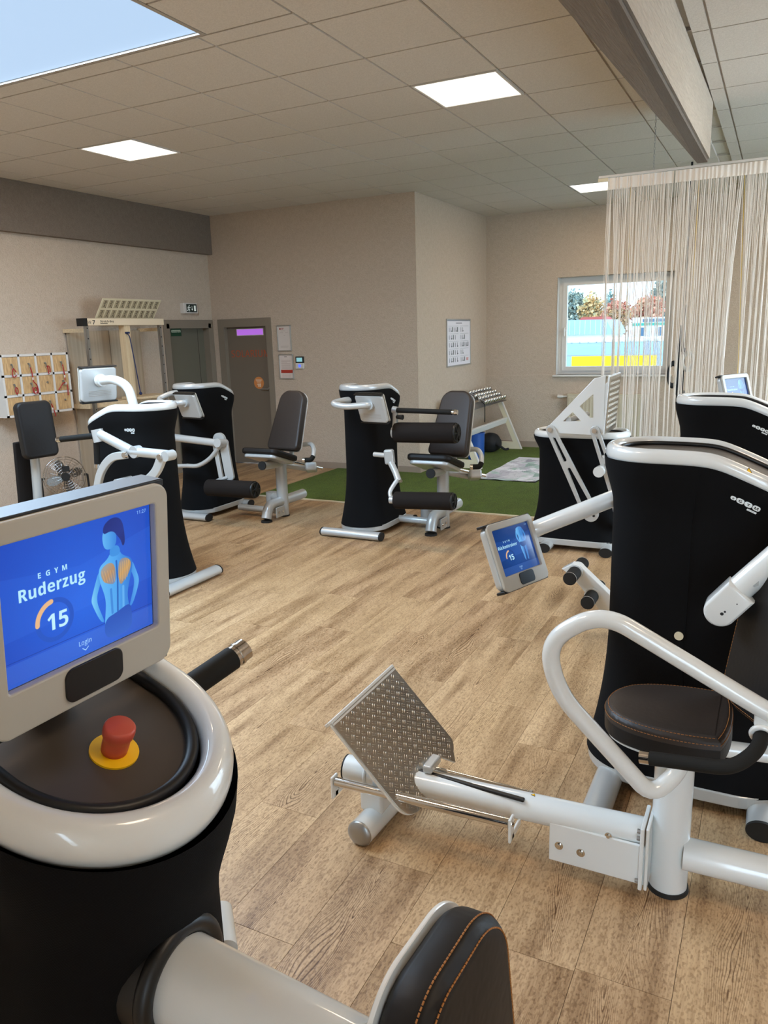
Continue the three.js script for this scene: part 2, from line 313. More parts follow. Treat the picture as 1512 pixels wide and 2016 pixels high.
// ceiling: slab, exposed grid and single tiles
const ceiling = struct('ceiling', [...(() => { const o = [], s = (x0, x1, z0, z1) => o.push(mbox(x0, x1, CEIL + 0.03, TOP + 0.2, z0, z1, 0.6)); s(XL - 0.25, -5.42, ZF - 0.25, ZR + 0.25); s(-2.94, XR + 0.25, ZF - 0.25, ZR + 0.25); s(-5.42, -2.94, ZF - 0.25, -3.74); s(-5.42, -2.94, -1.28, ZR + 0.25); return o; })()], M.tile);
{
  const P = 0.625, X0 = -4.236, Z0 = -3.92, rest = [], cache = new Map();
  const blocked = (x, z) => LAMPS.some((l) => Math.abs(l[0] - x) < 0.3 && Math.abs(l[1] - z) < 0.3);
  const put = (x0, x1, z0, z1) => {
    if (x1 - x0 < 0.04 || z1 - z0 < 0.04) return;
    const x = (x0 + x1) / 2, z = (z0 + z1) / 2, w = x1 - x0 - 0.015, d = z1 - z0 - 0.015, key = `${w.toFixed(3)},${d.toFixed(3)}`;
    if (!cache.has(key)) cache.set(key, mbox(-w / 2, w / 2, -0.008, 0.02, -d / 2, d / 2, 0.6));
    const g = cache.get(key);
    if (z < -2.9 && x > 1.45 * z - 0.6 && x < 0.75) { const m = shade(new THREE.Mesh(g, M.tile)); m.name = numbered('ceiling_tile'); m.position.set(x, CEIL + 0.008, z); ceiling.add(m); }
    else { const q = g.clone(); q.translate(x, CEIL + 0.008, z); rest.push(q); }
  };
  for (let i = -5; i <= 12; i++) for (let j = -10; j <= 12; j++) {
    let x0 = X0 + i * P, x1 = x0 + P, z1 = Z0 - j * P, z0 = z1 - P;
    if (blocked((x0 + x1) / 2, (z0 + z1) / 2)) continue;
    x0 = Math.max(x0, XL + 0.09); x1 = Math.min(x1, XR); z1 = Math.min(z1, ZR); z0 = Math.max(z0, x1 <= XC + 0.3 ? ZB : ZF); if (x1 > XC && x0 < XC && z1 < ZB) x0 = XC;
    if (x1 <= x0 || z1 <= z0) continue;
    if (x1 < 0.1 && z0 > 0.8) continue;
    if (x0 < -2.92 && x1 > -5.42 && z1 > -3.76 && z0 < -1.26) {                     // round the skylight
      if (z0 < -3.76) put(x0, x1, z0, -3.76); if (z1 > -1.26) put(x0, x1, -1.26, z1); if (x1 > -2.92) put(-2.92, x1, Math.max(z0, -3.76), Math.min(z1, -1.26)); if (x0 < -5.42) put(x0, -5.42, Math.max(z0, -3.76), Math.min(z1, -1.26)); continue;
    }
    if (x0 < -0.59 && x1 > -0.7) { put(x0, -0.7, z0, z1); put(-0.59, x1, z0, z1); continue; }
    put(x0, x1, z0, z1);
  }
  if (rest.length) part(ceiling, 'ceiling_tile', rest, M.tile).userData.kind = 'stuff';
  const inSky = (x) => x > -5.42 && x < -2.92;
  for (let i = -4; i <= 12; i++) { const x = X0 + i * P; if (x < XL + 0.1 || x > XR) continue; const zf = x < XC ? ZB : ZF; part(ceiling, 'grid_rail', inSky(x) ? [box(x - 0.012, x + 0.012, CEIL + 0.013, CEIL + 0.019, zf, -3.76), box(x - 0.012, x + 0.012, CEIL + 0.013, CEIL + 0.019, -1.26, ZR)] : box(x - 0.012, x + 0.012, CEIL + 0.013, CEIL + 0.019, zf, ZR), M.rail); }
  for (let j = -9; j <= 12; j++) { const z = Z0 - j * P; if (z < ZF) continue; const a = z < ZB ? XC : XL + 0.08; part(ceiling, 'grid_rail', z > -3.76 && z < -1.26 ? [box(a, -5.42, CEIL + 0.012, CEIL + 0.018, z - 0.012, z + 0.012), box(-2.92, XR, CEIL + 0.012, CEIL + 0.018, z - 0.012, z + 0.012)] : box(a, XR, CEIL + 0.012, CEIL + 0.018, z - 0.012, z + 0.012), M.rail); }
}
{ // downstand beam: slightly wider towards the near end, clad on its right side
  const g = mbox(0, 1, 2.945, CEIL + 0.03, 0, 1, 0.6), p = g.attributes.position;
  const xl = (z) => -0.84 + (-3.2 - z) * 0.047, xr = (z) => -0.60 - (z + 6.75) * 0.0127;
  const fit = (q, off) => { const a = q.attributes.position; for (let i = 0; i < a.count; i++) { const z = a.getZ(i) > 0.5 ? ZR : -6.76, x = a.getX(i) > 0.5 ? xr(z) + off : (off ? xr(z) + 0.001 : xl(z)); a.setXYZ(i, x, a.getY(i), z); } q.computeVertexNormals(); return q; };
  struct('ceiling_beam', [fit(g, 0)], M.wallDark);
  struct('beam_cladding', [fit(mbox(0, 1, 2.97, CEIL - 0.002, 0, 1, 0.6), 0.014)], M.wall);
}
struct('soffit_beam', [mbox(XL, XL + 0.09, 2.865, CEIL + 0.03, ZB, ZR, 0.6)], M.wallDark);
// baseboards
struct('baseboard_left', [box(XL, XL + 0.015, 0, 0.085, -7.8, ZR)], M.base);
struct('baseboard_back', [box(XL, -7.01, 0, 0.085, ZB, ZB + 0.015), box(-6.12, XC + 0.014, 0, 0.085, ZB, ZB + 0.015)], M.base);
struct('baseboard_column', [box(XC, XC + 0.014, 0, 0.085, ZF + 0.03, ZB)], M.base);
struct('baseboard_far', [box(XC + 0.014, XR, 0.009, 0.1, ZF + 0.03, ZF + 0.045)], M.base);
// skylight: translucent pane in an aluminium frame, lit from above by the sky
for (const z0 of [-3.76]) {
  const z1 = z0 + 2.5, zc = z0 + 1.25, s = thing('skylight', 'large square skylight glowing pale blue in the tiled ceiling', 'skylight', [0, 0, 0]); s.userData.kind = 'structure';
  part(s, 'skylight_frame', [box(-5.42, -2.92, CEIL, CEIL + 0.06, z0, z0 + 0.025), box(-5.42, -2.92, CEIL, CEIL + 0.06, z1 - 0.025, z1), box(-2.945, -2.92, CEIL, CEIL + 0.06, z0 + 0.025, z1 - 0.025), box(-5.42, -5.395, CEIL, CEIL + 0.06, z0 + 0.025, z1 - 0.025)], M.rail);
  part(s, 'skylight_pane', box(-5.395, -2.945, CEIL + 0.014, CEIL + 0.03, z0 + 0.025, z1 - 0.025), M.skyGlow);
  const L = new THREE.RectAreaLight(SKYLIGHT_COLOR, SKYLIGHT, 2.44, 2.44); L.position.set(-4.17, CEIL + 0.01, zc); L.lookAt(-4.17, 0, zc); scene.add(L);
}
// ceiling lamps
LAMPS.forEach(([x, z], i) => {
  const lab = ['square lit ceiling panel over the middle of the room, beyond the skylight corner', 'square lit ceiling panel over the left wall side, beyond the skylight', 'square lit ceiling panel beside the string curtain', 'square ceiling panel behind the string curtain, right of the beam', 'square ceiling panel right of the beam over the black towers', 'square ceiling panel right of the beam above the photographer', 'square ceiling panel left of the beam above the photographer'][i];
  const t = thing('ceiling_lamp', lab, 'ceiling lamp', [x, CEIL, z], 'square panel lamps in the ceiling grid');
  const s = 0.3, f = (a, b, c, d) => box(x + a, x + b, CEIL - 0.004, CEIL + 0.02, z + c, z + d);
  part(t, 'lamp_frame', [f(-s, s, -s, -s + 0.014), f(-s, s, s - 0.014, s), f(-s, -s + 0.014, -s + 0.014, s - 0.014), f(s - 0.014, s, -s + 0.014, s - 0.014)], M.upvc);
  part(t, 'diffuser', box(x - s + 0.014, x + s - 0.014, CEIL, CEIL + 0.012, z - s + 0.014, z + s - 0.014), M.lampGlow);
  const L = new THREE.RectAreaLight(LAMP_COLOR, LAMP, 0.57, 0.57); L.position.set(x, CEIL - 0.006, z); L.lookAt(x, 0, z); scene.add(L);
});

// ---------------------------------------------------------------- screens and print
function figureBack(g, x, y, k, legs) {           // a woman seen from behind, hands on hips, in cyan light on the screen
  const P = (p) => [x + p[0] * k, y + p[1] * k];
  const lg = (x0, y0, x1, y1, ...c) => { const q = g.createLinearGradient(x + x0 * k, y + y0 * k, x + x1 * k, y + y1 * k); c.forEach((v, i) => q.addColorStop(i / (c.length - 1), v)); return q; };
  const blob = (pts, fill) => { g.fillStyle = fill; g.beginPath(); const n = pts.length; for (let i = 0; i < n; i++) { const a = P(pts[i]), b = P(pts[(i + 1) % n]), m = [(a[0] + b[0]) / 2, (a[1] + b[1]) / 2]; if (i === 0) { const z = P(pts[n - 1]); g.moveTo((z[0] + a[0]) / 2, (z[1] + a[1]) / 2); } g.quadraticCurveTo(a[0], a[1], m[0], m[1]); } g.closePath(); g.fill(); };
  const line = (pts, w, c) => { g.strokeStyle = c; g.lineWidth = w * k; g.lineCap = 'round'; g.lineJoin = 'round'; g.beginPath(); pts.forEach((p, i) => i ? g.lineTo(...P(p)) : g.moveTo(...P(p))); g.stroke(); };
  if (legs) {
    blob([[-21, -6], [-25, 14], [-19, 44], [-17, 70], [-10, 74], [-7, 44], [-2, 4]], lg(-22, 0, 0, 0, '#6cb4f0', '#2f6fc4')); blob([[3, 4], [6, 44], [4, 72], [11, 74], [17, 46], [22, 12], [20, -6]], lg(0, 0, 22, 0, '#4f97de', '#2a62b4'));
    blob([[-27, -70], [-36, -46], [-37, -34], [-22, -10], [-17, -12], [-29, -36], [-20, -66]], '#5aa6e8'); blob([[26, -70], [34, -48], [36, -34], [22, -10], [17, -12], [28, -36], [19, -66]], '#3f86d0');
    blob([[-24, -78], [0, -84], [24, -78], [25, -60], [17, -36], [22, -12], [0, -4], [-22, -12], [-17, -36], [-25, -60]], lg(-24, 0, 24, 0, '#72bdf4', '#4a94dc', '#2f72c2')); line([[1, -76], [0, -20]], 2.4, '#2f6cb8'); blob([[-22, -16], [0, -10], [22, -16], [20, 6], [0, 12], [-20, 6]], '#1c468e'); return;
  }
  blob([[-30, -44], [-39, -22], [-46, -4], [-45, 4], [-32, 34], [-24, 38], [-26, 31], [-38, 0], [-30, -20], [-22, -34]], lg(-46, 0, -24, 0, '#7fd0fb', '#3c90e4'));
  blob([[32, -42], [39, -24], [45, -8], [41, 6], [30, 28], [23, 30], [25, 24], [36, -6], [31, -22], [24, -34]], lg(24, 0, 46, 0, '#3a86de', '#63b6f4'));
  blob([[-31, -47], [-14, -55], [-8, -64], [8, -64], [13, -54], [33, -45], [31, -26], [23, -4], [20, 12], [25, 34], [25, 62], [-23, 66], [-24, 38], [-20, 12], [-22, -4], [-30, -26]], lg(-30, 0, 30, 0, '#66bbf8', '#4fa6f0', '#2f78d4'));
  blob([[-29, -42], [-14, -50], [-2, -46], [1, -26], [-3, -14], [-14, -18], [-24, -24]], lg(-28, -45, 0, -15, '#9aa4ac', '#b58f6c', '#6f8cc0')); blob([[6, -48], [20, -50], [31, -40], [26, -24], [17, -16], [8, -8], [4, -24]], lg(4, -48, 28, -12, '#7d8db0', '#c49a62', '#7a86a8'));
  for (let i = 0; i < 5; i++) { line([[-25 + i * 5, -40 + i], [-20 + i * 4.5, -22 + i]], 1.1, 'rgba(224,178,120,.55)'); line([[9 + i * 4, -44], [9 + i * 3, -18 + (i & 1) * 3]], 1.1, 'rgba(232,184,120,.6)'); }
  line([[2, -48], [3, -20], [1, 28]], 3, 'rgba(30,84,176,.75)'); line([[-10, -8], [-9, 28]], 4, 'rgba(40,104,200,.5)'); line([[13, -6], [12, 28]], 4, 'rgba(130,205,255,.5)');
  blob([[-25, 34], [0, 30], [26, 22], [28, 46], [26, 66], [-24, 68]], lg(0, 24, 0, 68, '#2453b8', '#3468cc'));
  blob([[-10, -56], [-9, -72], [8, -72], [11, -56]], '#3f92e2'); blob([[-22, -84], [-20, -98], [-6, -102], [4, -94], [4, -74], [-6, -68], [-18, -70]], lg(-22, 0, 4, 0, '#63b8f6', '#3a86dc'));
  blob([[-20, -92], [-19, -106], [-4, -114], [10, -112], [17, -102], [19, -88], [20, -72], [15, -66], [12, -78], [5, -86], [0, -93], [-8, -95]], lg(-18, -110, 24, -60, '#1c2f7c', '#22388c', '#1a2a6e'));
}
const screenTex = (title, dim, legs) => paint(512, 384, (g, w, h) => {
  { const q = g.createRadialGradient(w * 0.52, h * 0.6, 30, w * 0.5, h * 0.5, 330); q.addColorStop(0, dim ? '#1f4d98' : '#2667e2'); q.addColorStop(1, dim ? '#16356f' : '#1a49bb'); g.fillStyle = q; } g.fillRect(0, 0, w, h);
  g.fillStyle = 'rgba(70,130,240,.16)'; g.beginPath(); g.moveTo(0, 90); g.lineTo(250, 120); g.lineTo(w, 70); g.lineTo(w, 230); g.lineTo(0, 260); g.fill();
  g.fillStyle = 'rgba(120,150,230,.22)'; g.fillRect(0, 322, w, 62); g.strokeStyle = 'rgba(20,50,140,.55)'; g.lineWidth = 2; g.beginPath(); g.moveTo(0, 316); g.lineTo(w, 316); g.stroke();
  g.strokeStyle = dim ? '#1c448c' : '#2358c6'; g.lineWidth = 13; g.beginPath(); g.arc(163, 245, 54, 0, 7); g.stroke();
  figureBack(g, 375, legs ? 175 : 238, legs ? 1.85 : 1.98, legs);
  g.textAlign = 'center'; g.fillStyle = '#b9ecff'; g.font = 'bold 21px sans-serif'; [...'EGYM'].forEach((c, i) => g.fillText(c, 125 + i * 26, 118)); g.font = `bold ${title.length > 9 ? 38 : 47}px sans-serif`; g.fillText(title, 163, 165);
  g.strokeStyle = '#eab98b'; g.lineWidth = 14; g.lineCap = 'round'; g.beginPath(); g.arc(163, 245, 54, Math.PI * 1.0, Math.PI * 1.45); g.stroke();
  g.fillStyle = '#c4f1ff'; g.font = 'bold 64px sans-serif'; g.fillText('15', 172, 272); g.font = '19px sans-serif'; g.fillStyle = '#a8d4ff'; g.fillText('Login', 256, 352); g.strokeStyle = '#a8d4ff'; g.lineWidth = 2.5; g.beginPath(); g.moveTo(246, 362); g.lineTo(256, 370); g.lineTo(266, 362); g.stroke();
  g.font = '15px sans-serif'; g.fillText('11:27', 480, 24);
});
const screenMat = (t, k) => std({ color: 0x050608, roughness: 0.16, emissive: 0xffffff, emissiveMap: t, emissiveIntensity: k });
const print = (t, r = 0.6) => std({ map: t, roughness: r });

// ---------------------------------------------------------------- parts that the machines share
// the padded black tower with its white rim: local x runs towards the user's end, where the top slopes down
function tower(t, cx, cz, yaw, o = {}) {
  const { H = 1.33, L = 0.72, W = 0.38, slope = 0.46, x1 = 0.03, feet = [-0.42, 0.24], foot = 0.62, cover = M.fabric, seams = [], logo, base = true, waist = 0.035 } = o;
  const m = new THREE.Matrix4().makeRotationY(yaw).setPosition(cx, 0, cz), place = (g) => { g.applyMatrix4(m); return g; };
  const out = (l, w, u) => {                      // point u in [0, 1) of a stadium outline
    const r = w / 2, a = l / 2 - r, P = 4 * a + 2 * Math.PI * r; let s = u * P;
    if (s < 2 * a) return [-a + s, r]; s -= 2 * a; if (s < Math.PI * r) { const k = Math.PI / 2 - s / r; return [a + r * Math.cos(k), r * Math.sin(k)]; } s -= Math.PI * r;
    if (s < 2 * a) return [a - s, -r]; s -= 2 * a; const k = -Math.PI / 2 - s / r; return [-a + r * Math.cos(k), r * Math.sin(k)];
  };
  const top = (x) => { const d = x - x1, k = 0.05; return H - (slope ? slope * (Math.sqrt(d * d + k * k) + d) / 2 : 0); };
  const flare = (v) => { const a = Math.max(0, (v - 0.84) / 0.16), b = Math.max(0, (0.45 - v) / 0.45); return -waist + (waist + 0.004) * a * a * (3 - 2 * a) + (waist + 0.034) * b * b; }; // offset of the cloth from the rim outline
  const yb = 0.085, surf = (u, v) => { const e = flare(v) * 2, p = out(L + e, W + e, u), q = out(L, W, u); return [p[0], yb + (top(q[0]) - 0.048 - yb) * v, p[1]]; };
  { // cloth cover with a few real seams
    const nu = 96, nv = 30, pos = [], uv = [], idx = [];
    for (let j = 0; j <= nv; j++) for (let i = 0; i <= nu; i++) { const p = surf((i % nu) / nu, j / nv); pos.push(...p); uv.push(i / nu * 22, j / nv * 14); }
    for (let j = 0; j < nv; j++) for (let i = 0; i < nu; i++) { const a = j * (nu + 1) + i, b = a + 1, c = a + nu + 1, d = c + 1; idx.push(a, b, c, b, d, c); }
    const g = new THREE.BufferGeometry(); g.setAttribute('position', new THREE.Float32BufferAttribute(pos, 3)); g.setAttribute('uv', new THREE.Float32BufferAttribute(uv, 2)); g.setIndex(idx); g.computeVertexNormals();
    const n = g.attributes.normal, p = g.attributes.position; if (n.getX(20) * p.getX(20) + n.getZ(20) * p.getZ(20) < 0) { for (let i = 0; i < idx.length; i += 3) [idx[i], idx[i + 1]] = [idx[i + 1], idx[i]]; g.setIndex(idx); g.computeVertexNormals(); }
    for (let j = 0; j <= nv; j++) { const a = j * (nu + 1), b = a + nu; const s = V(n.getX(a) + n.getX(b), n.getY(a) + n.getY(b), n.getZ(a) + n.getZ(b)).normalize(); n.setXYZ(a, s.x, s.y, s.z); n.setXYZ(b, s.x, s.y, s.z); }
    const cv = part(t, 'cover', place(g), cover);
    for (const u of seams) { const pts = []; for (let k = 0; k <= 12; k++) pts.push(surf(u, 0.02 + 0.96 * k / 12)); part(cv, 'seam', place(new THREE.TubeGeometry(new THREE.CatmullRomCurve3(pts.map((p) => V(...p))), 24, 0.0024, 5)), cover); }
    if (logo) { // printed name patch on the cloth, following its curve
      const { u, v, w, h } = logo, pp = [], uu = [], ii = []; const P = surf(u, v), dir = Math.sign(P[2]) || 1;
      const per = 4 * (L / 2 - W / 2) + Math.PI * W, du = w / per;
      for (let j = 0; j <= 4; j++) for (let i = 0; i <= 8; i++) { const q = surf(u + du * (i / 8 - 0.5), v + h / (H - 0.15) * (j / 4 - 0.5)); pp.push(q[0], q[1], q[2] + dir * 0.0012); uu.push(i / 8, j / 4); }
      for (let j = 0; j < 4; j++) for (let i = 0; i < 8; i++) { const a = j * 9 + i; ii.push(a, a + 1, a + 9, a + 1, a + 10, a + 9); }
      const lg = new THREE.BufferGeometry(); lg.setAttribute('position', new THREE.Float32BufferAttribute(pp, 3)); lg.setAttribute('uv', new THREE.Float32BufferAttribute(uu, 2)); lg.setIndex(ii); lg.computeVertexNormals(); part(cv, 'name_print', place(lg), LOGO);
    }
  }
  const ring = (inset, dy) => { const pts = []; for (let i = 0; i < 120; i++) { const p = out(L - inset * 2, W - inset * 2, i / 120); pts.push(V(p[0], top(p[0]) + dy, p[1])); } return new THREE.CatmullRomCurve3(pts, true, 'centripetal'); };
  { // rim: an upright oval section carried round the outline
    const n = 160, k = 20, rh = 0.0225, rv = 0.033, c = ring(0.0225, -0.033), P = c.getPoints(n), pos = [], idx = [], uv = [];
    for (let i = 0; i <= n; i++) { const p = P[i % n], q = P[(i + 1) % n], o = P[(i + n - 1) % n], d = V(q.x - o.x, 0, q.z - o.z).normalize(); for (let j = 0; j <= k; j++) { const a = j / k * Math.PI * 2, cs = Math.cos(a) * rh, sn = Math.sin(a) * rv; pos.push(p.x - d.z * cs, p.y + sn, p.z + d.x * cs); uv.push(i / n, j / k); } }
    for (let i = 0; i < n; i++) for (let j = 0; j < k; j++) { const a = i * (k + 1) + j, b = a + k + 1; idx.push(a, a + 1, b, a + 1, b + 1, b); }
    let g = new THREE.BufferGeometry(); g.setAttribute('position', new THREE.Float32BufferAttribute(pos, 3)); g.setAttribute('uv', new THREE.Float32BufferAttribute(uv, 2)); g.setIndex(idx); g.deleteAttribute('uv'); g = mergeVertices(g, 1e-5); g.computeVertexNormals();
    g.setAttribute('uv', new THREE.BufferAttribute(new Float32Array(g.attributes.position.count * 2), 2));
    const N = g.attributes.normal, Q = g.attributes.position; let sgn = 0; for (let i = 0; i < k; i++) sgn += N.getY(i) * (Q.getY(i) - P[0].y); if (sgn < 0) { const x = g.index.array; for (let i = 0; i < x.length; i += 3) { const h = x[i]; x[i] = x[i + 1]; x[i + 1] = h; } g.computeVertexNormals(); }
    part(t, 'rim', place(g), o.rim ?? M.white);
  }
  part(t, 'gasket', place(new THREE.TubeGeometry(ring(0.053, -0.022), 140, 0.0085, 10, true)), M.black);
  { // sunk dark top panel
    const pos = [], uv = [], idx = [], N = 40, l = L - 0.10, w = W - 0.10;
    for (let i = 0; i <= N; i++) { const x = -l / 2 + l * (1 - Math.cos(Math.PI * i / N)) / 2, a = l / 2 - w / 2, r = w / 2, hw = Math.abs(x) <= a ? r : Math.sqrt(Math.max(0, r * r - (Math.abs(x) - a) ** 2)); for (let k = 0; k <= 6; k++) { pos.push(x, top(x) - 0.028, (k / 3 - 1) * hw); uv.push(x, k / 6); } }
    for (let i = 0; i < N; i++) for (let k = 0; k < 6; k++) { const a = i * 7 + k; idx.push(a, a + 1, a + 7, a + 1, a + 8, a + 7); }
    const g = new THREE.BufferGeometry(); g.setAttribute('position', new THREE.Float32BufferAttribute(pos, 3)); g.setAttribute('uv', new THREE.Float32BufferAttribute(uv, 2)); g.setIndex(idx); g.computeVertexNormals(); part(t, 'top_panel', place(g), M.panel);
  }
  if (base) {
    const s = new THREE.Shape(); for (let i = 0; i < 72; i++) { const p = out(L + 0.055, W + 0.075, i / 72); i ? s.lineTo(p[0], p[1]) : s.moveTo(p[0], p[1]); } s.closePath();
    const g = extrude(s, 0.05, 0.006); g.rotateX(-Math.PI / 2); g.translate(0, 0.068, 0); part(t, 'base_plate', place(g), M.silver);
    for (const fs of feet) {
      const [x, za, zb] = Array.isArray(fs) ? fs : [fs, -foot / 2, foot / 2];
      const e = (a, b) => { const q = new THREE.CylinderGeometry(1, 1, b - a, 28); q.rotateX(Math.PI / 2); q.scale(0.052, 0.037, 1); q.translate(x, 0.0385, (a + b) / 2); return place(q); };
      const f = part(t, 'foot_bar', e(za + 0.014, zb - 0.014), M.silver);
      part(f, 'end_cap', [e(za, za + 0.0135)], M.rubber); part(f, 'end_cap', [e(zb - 0.0135, zb)], M.rubber);
    }
  }
  return { place, top, m };
}
const LOGO = phys({ map: paint(512, 256, (g, w, h) => {
  g.fillStyle = '#0c0c0d'; g.fillRect(0, 0, w, h); g.fillStyle = '#eef4f4';
  const b = (x, y, r, s) => { g.fillStyle = '#eef4f4'; g.beginPath(); g.roundRect(x - r, y - r * 0.92, 2 * r, 1.84 * r, r * 0.72); g.fill(); g.fillStyle = '#0d0e10'; g.font = `bold ${Math.round(r * 1.35)}px sans-serif`; g.textAlign = 'center'; g.textBaseline = 'middle'; g.fillText(s, x, y + 3); };
  b(56, 92, 46, 'e'); b(172, 92, 62, 'G'); b(304, 92, 62, 'Y'); b(436, 92, 62, 'M'); g.fillStyle = '#eef4f4'; g.beginPath(); g.moveTo(316, 176); g.lineTo(476, 176); g.lineTo(468, 218); g.lineTo(308, 218); g.fill(); g.fillStyle = '#8a9092'; g.font = '26px sans-serif'; g.fillText('Powered', 392, 198);
}), roughness: 1, specularIntensity: 0.4 });
// touch screen: local x to its right as one reads it, y up, z towards the reader; origin at the centre of the glass
function monitor(t, pos, yaw, tilt, roll, mat, o = {}) {
  const P = (g) => posed(g, pos, yaw, tilt, roll), q = sub(t, 'monitor'), W = 0.284, top = 0.115, bot = -0.145, H = top - bot, cy = (top + bot) / 2;
  q.position.set(0, 0, 0);
  const frame = new THREE.Shape(); { const s = rrShape(W, H, 0.022); frame.copy(s); const hole = rrShape(0.237, 0.178, 0.004); const hp = new THREE.Path(hole.getPoints().map((p) => new THREE.Vector2(p.x, p.y - cy))); frame.holes.push(hp); }
  const fg = extrude(frame, 0.012, 0.0025, 2); fg.translate(0, cy, 0.001); part(q, 'bezel', P(fg), M.bezel);
  const back = extrude(rrShape(W, H - 0.012, 0.03), 0.034, 0.012, 4); back.translate(0, cy, -0.023); part(q, 'housing', P(back), M.silver);
  const cap = (y0, y1) => { const g = extrude(rrShape(W + 0.002, y1 - y0, 0.003), 0.040, 0.002, 2); g.translate(0, (y0 + y1) / 2, -0.021); return P(g); };
  part(q, 'end_strip', [cap(top - 0.008, top + 0.003)], o.strip ?? M.black); part(q, 'end_strip', [cap(bot - 0.003, bot + 0.008)], M.black);
  const s = new THREE.PlaneGeometry(0.235, 0.176); s.translate(0, 0, -0.0035); part(q, 'glass', P(s), mat);
  const se = extrude(rrShape(0.092, 0.046, 0.013), 0.004, 0.001, 2); se.translate(0.003, -0.114, 0.0075); part(q, 'sensor_window', P(se), M.black);
  if (o.vents) { const v = []; for (let i = 0; i < 4; i++) v.push(P((() => { const g = box(-0.09, 0.09, -0.001, 0.001, -0.0415, -0.0395); g.translate(0, -0.06 - i * 0.011, 0); return g; })())); part(q, 'vent_line', v, M.rail); }
  return P;
}
// upholstered pad with a light back plate; outline in its own plane, front at +z
function pad(t, name, shape, thick, pos, yaw, tilt, roll = 0, o = {}) {
  const P = (g) => posed(g, pos, yaw, tilt, roll), g = smooth(extrude(shape, thick, Math.min(0.02, thick * 0.42), 6, 24), 0.9);
  const p = part(t, name, P(g), o.mat ?? M.leather);
  if (o.plate !== false) { const b = extrude(shape, 0.006, 0.001, 1, 24); b.translate(0, 0, -thick / 2 - 0.0035); part(p, 'back_plate', P(b), M.white); }
  if (o.stitch) { const sp = []; for (const [ins, z] of o.stitch) sp.push(P(stitches(shape, ins, z, o.dash, o.gap, o.thread))); part(p, 'stitching', sp, M.thread); }
  return P;
}
// small yellow warning triangle with a dark edge, in the plane of its matrix
function warning(t, pos, yaw, tilt, r) { const tri = (k) => poly([0, 1, 2].map((i) => [Math.sin(i * 2.0944) * k, Math.cos(i * 2.0944) * k])); const p = part(t, 'warning_sign', posed(extrude(tri(r), 0.001, 0, 1), pos, yaw, tilt, 0), M.black); const g = extrude(tri(r * 0.74), 0.001, 0, 1); g.translate(0, 0, 0.0006); part(p, 'sign_face', posed(g, pos, yaw, tilt, 0), M.yellow); }
const bolt = (a, b, r) => [cyl(a, b, r, r, 14)];

// ---------------------------------------------------------------- rowing machine (nearest)
{
  const t = thing('rowing_machine', 'rowing machine whose large blue screen reads Ruderzug, with a red push button on its top', 'gym machine', [-0.92, 0, -0.62]);
  const { place, top } = tower(t, -0.945, -0.635, 0, { feet: [-0.3, 0.28], W: 0.358, slope: 0.43, x1: 0.06, H: 1.335 });
  // emergency button on the sloping top
  const bx = 0.22, by = top(bx) - 0.030, bt = part(t, 'emergency_plate', place((() => { const g = new THREE.CylinderGeometry(0.031, 0.031, 0.004, 40); g.rotateZ(-0.40); g.translate(bx, by + 0.003, 0); return g; })()), M.yellow);
  const prof = [[0, 0], [0.0165, 0], [0.0172, 0.010], [0.0172, 0.020], [0.0178, 0.024], [0.0196, 0.0275], [0.0203, 0.034], [0.0198, 0.040], [0.017, 0.0435], [0, 0.0445]].map((p) => new THREE.Vector2(...p));
  part(bt, 'emergency_button', place((() => { const g = new THREE.LatheGeometry(prof, 40); g.rotateZ(-0.40); g.translate(bx, by + 0.004, 0); return g; })()), M.red);
  monitor(t, [-0.751, 1.449, -0.642], 1.551, -0.093, 0, screenMat(screenTex('Ruderzug', false, false), 1.0));
  part(t, 'monitor_stand', [place((() => { const g = new THREE.CylinderGeometry(0.028, 0.034, 0.13, 24); g.rotateZ(-0.1); g.translate(0.10, 1.335, 0.0); return g; })()), place(rbox(0.125, 1.385, 0, 0.03, 0.09, 0.12, 0.01))], M.black);
  // chest pad on its beam
  part(t, 'beam', pipe([[-0.70, 0.955, -0.612], [-0.36, 0.945, -0.592]], 0.058, 0.02, 8, 32), M.white);
  part(t, 'collar', [cyl([-0.665, 0.9555, -0.609], [-0.622, 0.955, -0.608], 0.074, 0.074, 40), (() => { const g = new THREE.TorusGeometry(0.067, 0.012, 14, 40); g.rotateY(Math.PI / 2); g.translate(-0.624, 0.955, -0.608); return g; })()], M.black);
  pad(t, 'chest_pad', rrShape(0.30, 0.42, [0.05, 0.085], 0.8), 0.062, [-0.276, 0.875, -0.665], 1.50, 0.05, 0, { mat: M.leatherSide, stitch: [seamAt(0.031, 0.02, 0.15), seamAt(0.031, 0.02, 1.15)], dash: 0.0042, gap: 0.0016, thread: 0.0011 });
  // rowing grip behind the tower
  part(t, 'grip', cyl([-0.872, 1.155, -0.81], [-0.834, 1.192, -1.015], 0.0215, 0.0215, 28), M.grip);
  part(t, 'grip_cap', [cyl([-0.834, 1.192, -1.015], [-0.828, 1.199, -1.045], 0.0205, 0.0205, 28), cyl([-0.8322, 1.194, -1.024], [-0.8312, 1.1952, -1.029], 0.0220, 0.0220, 28)], M.chrome);
  part(t, 'rowing_arm', pipe([[-0.872, 1.155, -0.815], [-0.885, 1.10, -0.80], [-0.95, 0.75, -0.80], [-0.95, 0.55, -0.78]], 0.02, 0.05, 32), M.white);
  part(t, 'pivot', cyl([-0.74, 0.85, -0.82], [-0.688, 0.84, -0.765], 0.02, 0.02, 24), M.white);
}

